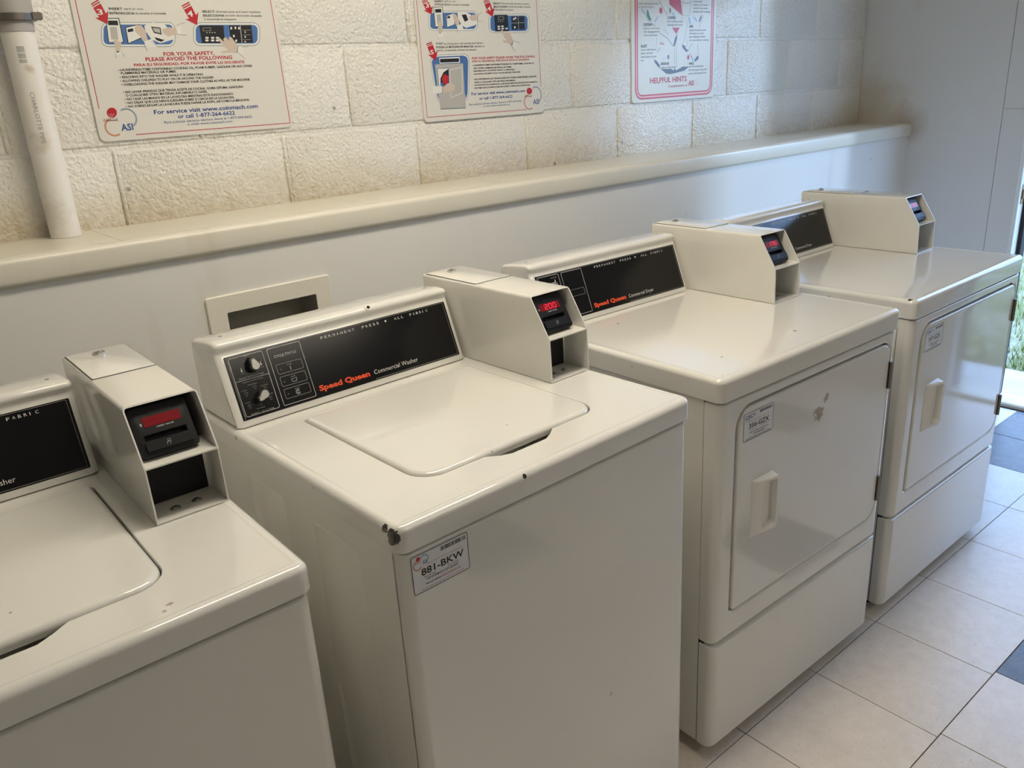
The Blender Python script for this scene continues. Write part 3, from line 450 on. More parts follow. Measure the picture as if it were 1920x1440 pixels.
SIGN2 = {'T': [('k', 1, 'INSERT', 0.0604, 0.0889, 0.3051, 0.0046), ('k', 0, 'card or coin', 0.0928, 0.1332, 0.3059, 0.0046), ('k', 1, 'INTRODUZCA', 0.061, 0.1128, 0.2972, 0.0047), ('k', 0, 'la tarjeta o moneda', 0.1163, 0.1798, 0.2976, 0.0047), ('k', 1, 'SELECT', 0.2672, 0.2973, 0.3024, 0.0048), ('k', 0, 'desired cycle and start machine', 0.3005, 0.4063, 0.303, 0.0049), ('k', 1, 'SELECCIONE', 0.2675, 0.3174, 0.294, 0.0049), ('k', 0, 'el ciclo de secado deseado', 0.3208, 0.411, 0.295, 0.0049), ('k', 0, 'y encienda la máquina', 0.2675, 0.3436, 0.2862, 0.0049), ('k', 1, 'START', 0.0541, 0.0794, 0.1974, 0.005), ('k', 0, 'by closing door and pushing start button', 0.0824, 0.2203, 0.1972, 0.0051), ('k', 1, 'PONGA LA MÁQUINA EN MARCHA', 0.0543, 0.1853, 0.1883, 0.005), ('k', 0, 'cerrando la', 0.1885, 0.226, 0.1884, 0.0052), ('k', 0, 'puerta y presionando el botón de empezar', 0.0543, 0.1963, 0.18, 0.005), ('r', 1, 'FOR YOUR SAFETY PLEASE AVOID THE FOLLOWING', 0.1767, 0.4197, 0.156, 0.006), ('r', 1, 'PARA SU SEGURIDAD, POR FAVOR EVITE LO SIGUIENTE', 0.1764, 0.3961, 0.1486, 0.0046), ('k', 1, '• LAUNDERING ITEMS CONTAINING COOKING OIL, FOAM RUBBER, GASOLINE OR', 0.1775, 0.415, 0.1379, 0.0043), ('k', 1, 'ANY OTHER FLAMMABLE MATERIALS OR FUMES.', 0.18, 0.3246, 0.1296, 0.0043), ('k', 1, '• REACHING INTO THE DRYER WHILE IT IS OPERATING.', 0.1771, 0.3368, 0.1222, 0.0043), ('k', 1, '• ALLOWING CHILDREN TO PLAY ON OR AROUND THE DRYER.', 0.177, 0.3587, 0.1143, 0.0043), ('k', 1, '• NO LAVE PRENDAS QUE TENGAN ACEITE DE COCINA, GOMA ESPUMA, GASOLINA,', 0.1772, 0.4233, 0.0996, 0.0044), ('k', 1, 'GASES O CUALQUIER OTRO MATERIAL INFLAMABLE.', 0.1797, 0.3373, 0.0915, 0.0043), ('k', 1, '• NO INTRODUZCA LAS MANOS EN LA SECADORA MIENTRAS ESTÁ EN FUNCIONAMIENTO.', 0.1764, 0.4267, 0.0837, 0.0044), ('k', 1, '• NO DEJE QUE LOS NIÑOS JUEGUEN SOBRE O CERCA DE LA SECADORA.', 0.1766, 0.3957, 0.0758, 0.0044), ('b', 1, 'For service visit www.coinmach.com', 0.1662, 0.3735, 0.0586, 0.0081), ('b', 1, 'or call 1-877-264-6622', 0.1943, 0.3218, 0.0448, 0.0076), ('b', 0, 'Para solicitar servicio técnico, llame al 1-877-264-6622', 0.155, 0.3564, 0.0311, 0.0052), ('b', 0, 'o visite www.coinmach.com', 0.2071, 0.3088, 0.0239, 0.0046), ('d', 1, 'Coinmach', 0.3704, 0.4, 0.0432, 0.0035), ('b', 1, 'ASI', 0.404, 0.4287, 0.021, 0.0141), ('w', 1, '3', 0.03, 0.0416, 0.2911, 0.0108), ('w', 1, '4', 0.2445, 0.2578, 0.2851, 0.0115), ('w', 1, '5', 0.0329, 0.0447, 0.1726, 0.0112)], 'P': [('e', 1, [(0.191, 0.2842), (0.1981, 0.2833), (0.2039, 0.2804), (0.2076, 0.276), (0.2086, 0.2707), (0.2064, 0.2462), (0.2045, 0.241), (0.2, 0.2365), (0.1936, 0.2335), (0.1862, 0.2325), (0.0506, 0.2331), (0.044, 0.2341), (0.0387, 0.237), (0.0353, 0.2413), (0.0346, 0.2463), (0.0372, 0.2698), (0.039, 0.2748), (0.0433, 0.2791), (0.0492, 0.282), (0.056, 0.283)]), ('w', 2, [(0.1909, 0.2833), (0.1975, 0.2824), (0.203, 0.2797), (0.2064, 0.2756), (0.2073, 0.2707), (0.2051, 0.2462), (0.2034, 0.2413), (0.1991, 0.2371), (0.1931, 0.2344), (0.1863, 0.2334), (0.0507, 0.234), (0.0446, 0.2349), (0.0395, 0.2376), (0.0365, 0.2416), (0.0357, 0.2463), (0.0383, 0.2698), (0.0401, 0.2745), (0.044, 0.2785), (0.0496, 0.2812), (0.0559, 0.2822)]), ('u', 3, [(0.1906, 0.2797), (0.1953, 0.279), (0.1992, 0.2771), (0.2016, 0.2742), (0.2023, 0.2707), (0.2001, 0.2462), (0.1988, 0.2427), (0.1958, 0.2398), (0.1915, 0.2378), (0.1867, 0.2371), (0.0511, 0.2375), (0.0467, 0.2382), (0.0431, 0.2401), (0.0409, 0.243), (0.0404, 0.2463), (0.043, 0.2698), (0.0442, 0.2732), (0.047, 0.276), (0.051, 0.2779), (0.0556, 0.2786)]), ('e', 1, [(0.3846, 0.2781), (0.3924, 0.2771), (0.3989, 0.274), (0.4032, 0.2694), (0.4044, 0.2639), (0.4028, 0.2401), (0.4009, 0.2345), (0.396, 0.2298), (0.389, 0.2267), (0.381, 0.2257), (0.2643, 0.2263), (0.2568, 0.2274), (0.2508, 0.2305), (0.2469, 0.2351), (0.2459, 0.2404), (0.2478, 0.2633), (0.2498, 0.2686), (0.2543, 0.2732), (0.2609, 0.2762), (0.2684, 0.2773)]), ('w', 2, [(0.3845, 0.2772), (0.3918, 0.2762), (0.3979, 0.2733), (0.4018, 0.269), (0.403, 0.2639), (0.4014, 0.2401), (0.3996, 0.2349), (0.3951, 0.2305), (0.3886, 0.2276), (0.3811, 0.2266), (0.2643, 0.2273), (0.2574, 0.2283), (0.2517, 0.2312), (0.2482, 0.2354), (0.2472, 0.2404), (0.2491, 0.2633), (0.2509, 0.2683), (0.2552, 0.2725), (0.2613, 0.2753), (0.2684, 0.2764)]), ('u', 3, [(0.3842, 0.2734), (0.3895, 0.2727), (0.3938, 0.2706), (0.3966, 0.2675), (0.3974, 0.2639), (0.3959, 0.2401), (0.3945, 0.2364), (0.3913, 0.2333), (0.3867, 0.2312), (0.3813, 0.2305), (0.2646, 0.231), (0.2597, 0.2317), (0.2556, 0.2338), (0.2531, 0.2368), (0.2524, 0.2404), (0.2543, 0.2634), (0.2556, 0.2669), (0.2587, 0.2699), (0.263, 0.2719), (0.2681, 0.2727)]), ('r', 8, [(0.0412, 0.3055), (0.0482, 0.2909), (0.0547, 0.2963), (0.0475, 0.2742), (0.0226, 0.2844), (0.0318, 0.2848), (0.023, 0.2987)]), ('r', 8, [(0.0369, 0.3132), (0.0188, 0.3064), (0.0199, 0.3043), (0.0381, 0.3111)]), ('r', 8, [(0.039, 0.3095), (0.0208, 0.3028), (0.0219, 0.3006), (0.0401, 0.3074)]), ('r', 8, [(0.2562, 0.3078), (0.2642, 0.2884), (0.2717, 0.2941), (0.2629, 0.2687), (0.2352, 0.2837), (0.2454, 0.2831), (0.2355, 0.3018)]), ('r', 8, [(0.2522, 0.3162), (0.2315, 0.3102), (0.2326, 0.3079), (0.2533, 0.3139)]), ('r', 8, [(0.2541, 0.3122), (0.2334, 0.3062), (0.2345, 0.3039), (0.2552, 0.3099)]), ('r', 8, [(0.0438, 0.1969), (0.051, 0.176), (0.0579, 0.1815), (0.0494, 0.1558), (0.0242, 0.1725), (0.0336, 0.1714), (0.0247, 0.1917)]), ('r', 8, [(0.0405, 0.2052), (0.0214, 0.2), (0.0223, 0.1977), (0.0414, 0.2029)]), ('r', 8, [(0.042, 0.2012), (0.0229, 0.196), (0.0238, 0.1937), (0.043, 0.1989)]), ('e', 1, [(0.0304, 0.1556), (0.0365, 0.1656), (0.0533, 0.1704), (0.1508, 0.1716), (0.1629, 0.1675), (0.1676, 0.1569), (0.1567, 0.0604), (0.1502, 0.0487), (0.1355, 0.0447), (0.0581, 0.0459), (0.0449, 0.0494), (0.0395, 0.0637)]), ('w', 2, [(0.0314, 0.1549), (0.0374, 0.1647), (0.054, 0.1695), (0.15, 0.1707), (0.1619, 0.1666), (0.1665, 0.1561), (0.1558, 0.0611), (0.1494, 0.0496), (0.1349, 0.0457), (0.0587, 0.0469), (0.0456, 0.0503), (0.0403, 0.0644)]), ('u', 3, [(0.0351, 0.1524), (0.0407, 0.1617), (0.0564, 0.1662), (0.1471, 0.1672), (0.1583, 0.1633), (0.1627, 0.1535), (0.1525, 0.0638), (0.1464, 0.053), (0.1328, 0.0493), (0.0609, 0.0503), (0.0486, 0.0536), (0.0435, 0.0668)]), ('k', 4, [(0.0554, 0.2928), (0.0878, 0.2943), (0.0854, 0.2434), (0.0566, 0.2424)]), ('w', 5, [(0.057, 0.2915), (0.0858, 0.293), (0.0838, 0.2448), (0.0582, 0.2437)]), ('k', 6, [(0.0609, 0.2874), (0.0815, 0.2883), (0.0818, 0.2795), (0.0611, 0.2787)]), ('g', 6, [(0.0644, 0.2743), (0.0792, 0.2749), (0.0791, 0.2512), (0.0643, 0.2508)]), ('k', 4, [(0.0966, 0.2712), (0.126, 0.2792), (0.125, 0.2479), (0.0959, 0.2405)]), ('w', 5, [(0.098, 0.2703), (0.1243, 0.2778), (0.1236, 0.249), (0.0975, 0.2421)]), ('k', 6, [(0.1, 0.269), (0.1101, 0.2713), (0.1101, 0.2657), (0.1001, 0.2639)]), ('w', 4, [(0.1365, 0.2782), (0.1583, 0.2828), (0.1823, 0.2751), (0.2055, 0.2536), (0.1954, 0.2467), (0.1635, 0.2399), (0.1487, 0.2467), (0.1376, 0.2647)]), ('k', 5, [(0.1507, 0.2738), (0.1668, 0.275), (0.1732, 0.2603), (0.1604, 0.2558)]), ('h', 7, [(0.0649, 0.2512), (0.0699, 0.2567), (0.0813, 0.2523), (0.0808, 0.2334), (0.074, 0.2256), (0.0667, 0.2268)]), ('w', 7, [(0.0658, 0.2268), (0.0827, 0.2285), (0.0827, 0.2177), (0.0635, 0.2156)]), ('h', 7, [(0.118, 0.2747), (0.1302, 0.2759), (0.1408, 0.2603), (0.1395, 0.2467), (0.1274, 0.2479)]), ('w', 7, [(0.1303, 0.2467), (0.149, 0.2501), (0.1551, 0.2331), (0.1336, 0.2332)]), ('h', 7, [(0.1756, 0.2694), (0.1933, 0.2752), (0.2071, 0.2719), (0.206, 0.2593), (0.1839, 0.2581)]), ('k', 4, [(0.2688, 0.2741), (0.3193, 0.2753), (0.3216, 0.2305), (0.2694, 0.2298)]), ('g', 5, [(0.2825, 0.2695), (0.3046, 0.2701), (0.305, 0.2619), (0.2828, 0.2614)]), ('k', 6, [(0.2837, 0.2686), (0.3032, 0.2691), (0.3037, 0.2628), (0.2842, 0.2623)]), ('k', 4, [(0.3333, 0.2702), (0.3852, 0.2717), (0.3844, 0.2351), (0.333, 0.2343)]), ('g', 5, [(0.3598, 0.2708), (0.3611, 0.2709), (0.3603, 0.2351), (0.3589, 0.2351)]), ('g', 5, [(0.3327, 0.2532), (0.3847, 0.2545), (0.3846, 0.2533), (0.3327, 0.2521)]), ('h', 7, [(0.2912, 0.2337), (0.2971, 0.2337), (0.3037, 0.2242), (0.3107, 0.2282), (0.3174, 0.2282), (0.3241, 0.2272), (0.33, 0.2157), (0.3359, 0.2037), (0.3316, 0.1917), (0.3118, 0.198), (0.2936, 0.2018), (0.2989, 0.2053), (0.3106, 0.2052), (0.3014, 0.2159)]), ('w', 7, [(0.3359, 0.2037), (0.3509, 0.1987), (0.343, 0.1843), (0.3283, 0.193)]), ('g', 4, [(0.0453, 0.1461), (0.1437, 0.1463), (0.1419, 0.0623), (0.0484, 0.0633)]), ('w', 5, [(0.0614, 0.1628), (0.1329, 0.1635), (0.133, 0.1484), (0.0622, 0.148)]), ('k', 6, [(0.0635, 0.1598), (0.1305, 0.1605), (0.1301, 0.1508), (0.064, 0.1502)]), ('g', 5, [(0.0485, 0.0637), (0.1441, 0.0622), (0.1419, 0.0256), (0.0516, 0.0275)]), ('e', 5, [(0.0517, 0.028), (0.142, 0.0261), (0.1418, 0.0242), (0.0518, 0.0261)]), ('e', 5, [(0.0502, 0.1358), (0.0918, 0.1361), (0.0884, 0.073), (0.0519, 0.0736)]), ('w', 6, [(0.0524, 0.1346), (0.091, 0.1346), (0.0903, 0.133), (0.0724, 0.1248), (0.0602, 0.1091), (0.0583, 0.0767), (0.0537, 0.0758)]), ('k', 6, [(0.0724, 0.1248), (0.0902, 0.1323), (0.0868, 0.0755), (0.0588, 0.0756), (0.0601, 0.1079)]), ('r', 7, [(0.0685, 0.1157), (0.078, 0.12), (0.0894, 0.1126), (0.0882, 0.1011), (0.0779, 0.0899), (0.0693, 0.0949), (0.0645, 0.1066)]), ('u', 7, [(0.0585, 0.1011), (0.0678, 0.0949), (0.0744, 0.0854), (0.0586, 0.0791)]), ('w', 6, [(0.0937, 0.131), (0.1397, 0.1371), (0.1344, 0.0662), (0.0912, 0.0553)]), ('g', 7, [(0.0951, 0.1296), (0.138, 0.1355), (0.1327, 0.0677), (0.0926, 0.0569)]), ('h', 8, [(0.0621, 0.0836), (0.0846, 0.0954), (0.0969, 0.0961), (0.1097, 0.085), (0.104, 0.0747), (0.0853, 0.072), (0.0624, 0.0719)]), ('w', 8, [(0.0313, 0.0906), (0.0641, 0.0881), (0.0639, 0.0718), (0.0333, 0.0675), (0.0294, 0.0734)]), ('w', 6, [(0.2862, 0.2455), (0.2872, 0.2453), (0.288, 0.2449), (0.2885, 0.2443), (0.2887, 0.2436), (0.2886, 0.2431), (0.2884, 0.2424), (0.2877, 0.2418), (0.2868, 0.2414), (0.2858, 0.2413), (0.2812, 0.2413), (0.2802, 0.2414), (0.2794, 0.2418), (0.2789, 0.2424), (0.2787, 0.2431), (0.2788, 0.2436), (0.279, 0.2443), (0.2796, 0.2449), (0.2805, 0.2453), (0.2816, 0.2455)]), ('w', 6, [(0.3001, 0.2459), (0.3011, 0.2458), (0.3019, 0.2454), (0.3025, 0.2448), (0.3026, 0.2441), (0.3026, 0.2436), (0.3023, 0.2429), (0.3017, 0.2423), (0.3008, 0.2418), (0.2998, 0.2417), (0.2951, 0.2417), (0.2941, 0.2419), (0.2933, 0.2423), (0.2928, 0.2429), (0.2926, 0.2436), (0.2927, 0.2441), (0.2929, 0.2448), (0.2935, 0.2454), (0.2944, 0.2458), (0.2954, 0.2459)]), ('w', 6, [(0.2863, 0.2391), (0.2873, 0.239), (0.2881, 0.2386), (0.2887, 0.238), (0.2888, 0.2373), (0.2888, 0.2368), (0.2885, 0.2361), (0.2879, 0.2355), (0.287, 0.2351), (0.286, 0.2349), (0.2814, 0.2349), (0.2804, 0.2351), (0.2795, 0.2355), (0.279, 0.2361), (0.2789, 0.2368), (0.2789, 0.2373), (0.2792, 0.238), (0.2798, 0.2386), (0.2807, 0.239), (0.2817, 0.2392)]), ('w', 6, [(0.3006, 0.2396), (0.3016, 0.2394), (0.3024, 0.239), (0.303, 0.2384), (0.3031, 0.2377), (0.3031, 0.2372), (0.3028, 0.2365), (0.3022, 0.2359), (0.3013, 0.2355), (0.3003, 0.2353), (0.2956, 0.2354), (0.2946, 0.2355), (0.2938, 0.2359), (0.2933, 0.2365), (0.2931, 0.2372), (0.2931, 0.2377), (0.2934, 0.2384), (0.294, 0.239), (0.2949, 0.2395), (0.2959, 0.2396)]), ('w', 6, [(0.3156, 0.24), (0.3166, 0.2399), (0.3175, 0.2395), (0.318, 0.2388), (0.3182, 0.2381), (0.3181, 0.2376), (0.3179, 0.2369), (0.3172, 0.2363), (0.3163, 0.2359), (0.3153, 0.2358), (0.3106, 0.2358), (0.3096, 0.2359), (0.3088, 0.2363), (0.3083, 0.237), (0.3081, 0.2377), (0.3081, 0.2381), (0.3084, 0.2389), (0.309, 0.2395), (0.3099, 0.2399), (0.311, 0.24)]), ('w', 6, [(0.3435, 0.2667), (0.3444, 0.2666), (0.3452, 0.2663), (0.3456, 0.2657), (0.3458, 0.2651), (0.3456, 0.2623), (0.3453, 0.2616), (0.3448, 0.2611), (0.344, 0.2607), (0.3431, 0.2606), (0.3424, 0.2606), (0.3415, 0.2607), (0.3408, 0.2611), (0.3403, 0.2616), (0.3402, 0.2622), (0.3404, 0.2651), (0.3406, 0.2657), (0.3411, 0.2663), (0.3419, 0.2666), (0.3428, 0.2667)]), ('w', 6, [(0.3505, 0.2691), (0.3514, 0.269), (0.3521, 0.2687), (0.3526, 0.2681), (0.3527, 0.2675), (0.3525, 0.2647), (0.3523, 0.264), (0.3517, 0.2635), (0.3509, 0.2631), (0.35, 0.263), (0.3493, 0.263), (0.3484, 0.2631), (0.3477, 0.2635), (0.3472, 0.264), (0.3471, 0.2646), (0.3473, 0.2675), (0.3475, 0.2681), (0.3481, 0.2686), (0.3489, 0.269), (0.3498, 0.2691)]), ('w', 6, [(0.346, 0.2442), (0.3469, 0.2441), (0.3476, 0.2437), (0.3481, 0.2432), (0.3482, 0.2426), (0.348, 0.2397), (0.3478, 0.2391), (0.3472, 0.2385), (0.3464, 0.2382), (0.3455, 0.238), (0.3448, 0.2381), (0.3439, 0.2382), (0.3432, 0.2385), (0.3427, 0.2391), (0.3426, 0.2397), (0.3428, 0.2426), (0.343, 0.2432), (0.3436, 0.2438), (0.3444, 0.2441), (0.3453, 0.2442)]), ('w', 6, [(0.2842, 0.2583), (0.2846, 0.2583), (0.2849, 0.2581), (0.2851, 0.2579), (0.2852, 0.2576), (0.2851, 0.2572), (0.285, 0.2569), (0.2848, 0.2567), (0.2845, 0.2565), (0.2841, 0.2565), (0.2834, 0.2565), (0.283, 0.2565), (0.2827, 0.2567), (0.2825, 0.2569), (0.2825, 0.2572), (0.2825, 0.2576), (0.2826, 0.2579), (0.2829, 0.2581), (0.2832, 0.2583), (0.2836, 0.2583)]), ('w', 6, [(0.2921, 0.2584), (0.2925, 0.2583), (0.2928, 0.2581), (0.293, 0.2579), (0.2931, 0.2577), (0.293, 0.2572), (0.2929, 0.2569), (0.2927, 0.2567), (0.2924, 0.2565), (0.292, 0.2565), (0.2913, 0.2565), (0.2909, 0.2565), (0.2906, 0.2567), (0.2904, 0.2569), (0.2904, 0.2572), (0.2904, 0.2576), (0.2905, 0.2579), (0.2908, 0.2581), (0.2911, 0.2583), (0.2915, 0.2584)]), ('w', 6, [(0.3001, 0.2584), (0.3004, 0.2583), (0.3008, 0.2582), (0.301, 0.2579), (0.301, 0.2577), (0.301, 0.2572), (0.3009, 0.2569), (0.3006, 0.2567), (0.3003, 0.2566), (0.2999, 0.2565), (0.2993, 0.2565), (0.2989, 0.2565), (0.2986, 0.2567), (0.2984, 0.2569), (0.2983, 0.2572), (0.2984, 0.2577), (0.2985, 0.2579), (0.2987, 0.2582), (0.299, 0.2583), (0.2994, 0.2584)]), ('r', 4, [(0.4025, 0.06), (0.4018, 0.057), (0.4, 0.0544), (0.3973, 0.0524), (0.394, 0.0512), (0.3905, 0.0509), (0.387, 0.0515), (0.3839, 0.0531), (0.3815, 0.0553), (0.3801, 0.058), (0.3797, 0.061), (0.3805, 0.0639), (0.3823, 0.0665), (0.3849, 0.0685), (0.3882, 0.0698), (0.3917, 0.0701), (0.3952, 0.0694), (0.3983, 0.068), (0.4007, 0.0657), (0.4021, 0.063)])], 'L': [('r', 1, 0.0016, [(0.0023, 0.3094), (0.0024, 0.1607), (0.0043, 0.0076)]), ('r', 1, 0.0016, [(0.0043, 0.0076), (0.1802, 0.0076), (0.3761, 0.0071)]), ('r', 1, 0.0016, [(0.4357, 0.3163), (0.4378, 0.1952), (0.4397, 0.0711)]), ('k', 8, 0.0006, [(0.3359, 0.2037), (0.3621, 0.1974)]), ('k', 8, 0.0006, [(0.3282, 0.1918), (0.3421, 0.1722)]), ('k', 8, 0.0006, [(0.2072, 0.273), (0.2255, 0.2823)]), ('k', 8, 0.0006, [(0.2075, 0.2582), (0.2233, 0.257)]), ('k', 8, 0.0006, [(0.1301, 0.2445), (0.1328, 0.2253)]), ('k', 8, 0.0006, [(0.0648, 0.2167), (0.0635, 0.21)]), ('d', 4, 0.0008, [(0.3707, 0.0476), (0.4003, 0.0476)])], 'A': [('c', 0.4165, 0.0479, 0.0231, -60, 120, 0.004), ('o', 0.3901, 0.0288, 0.0214, 100, 300, 0.004)]}
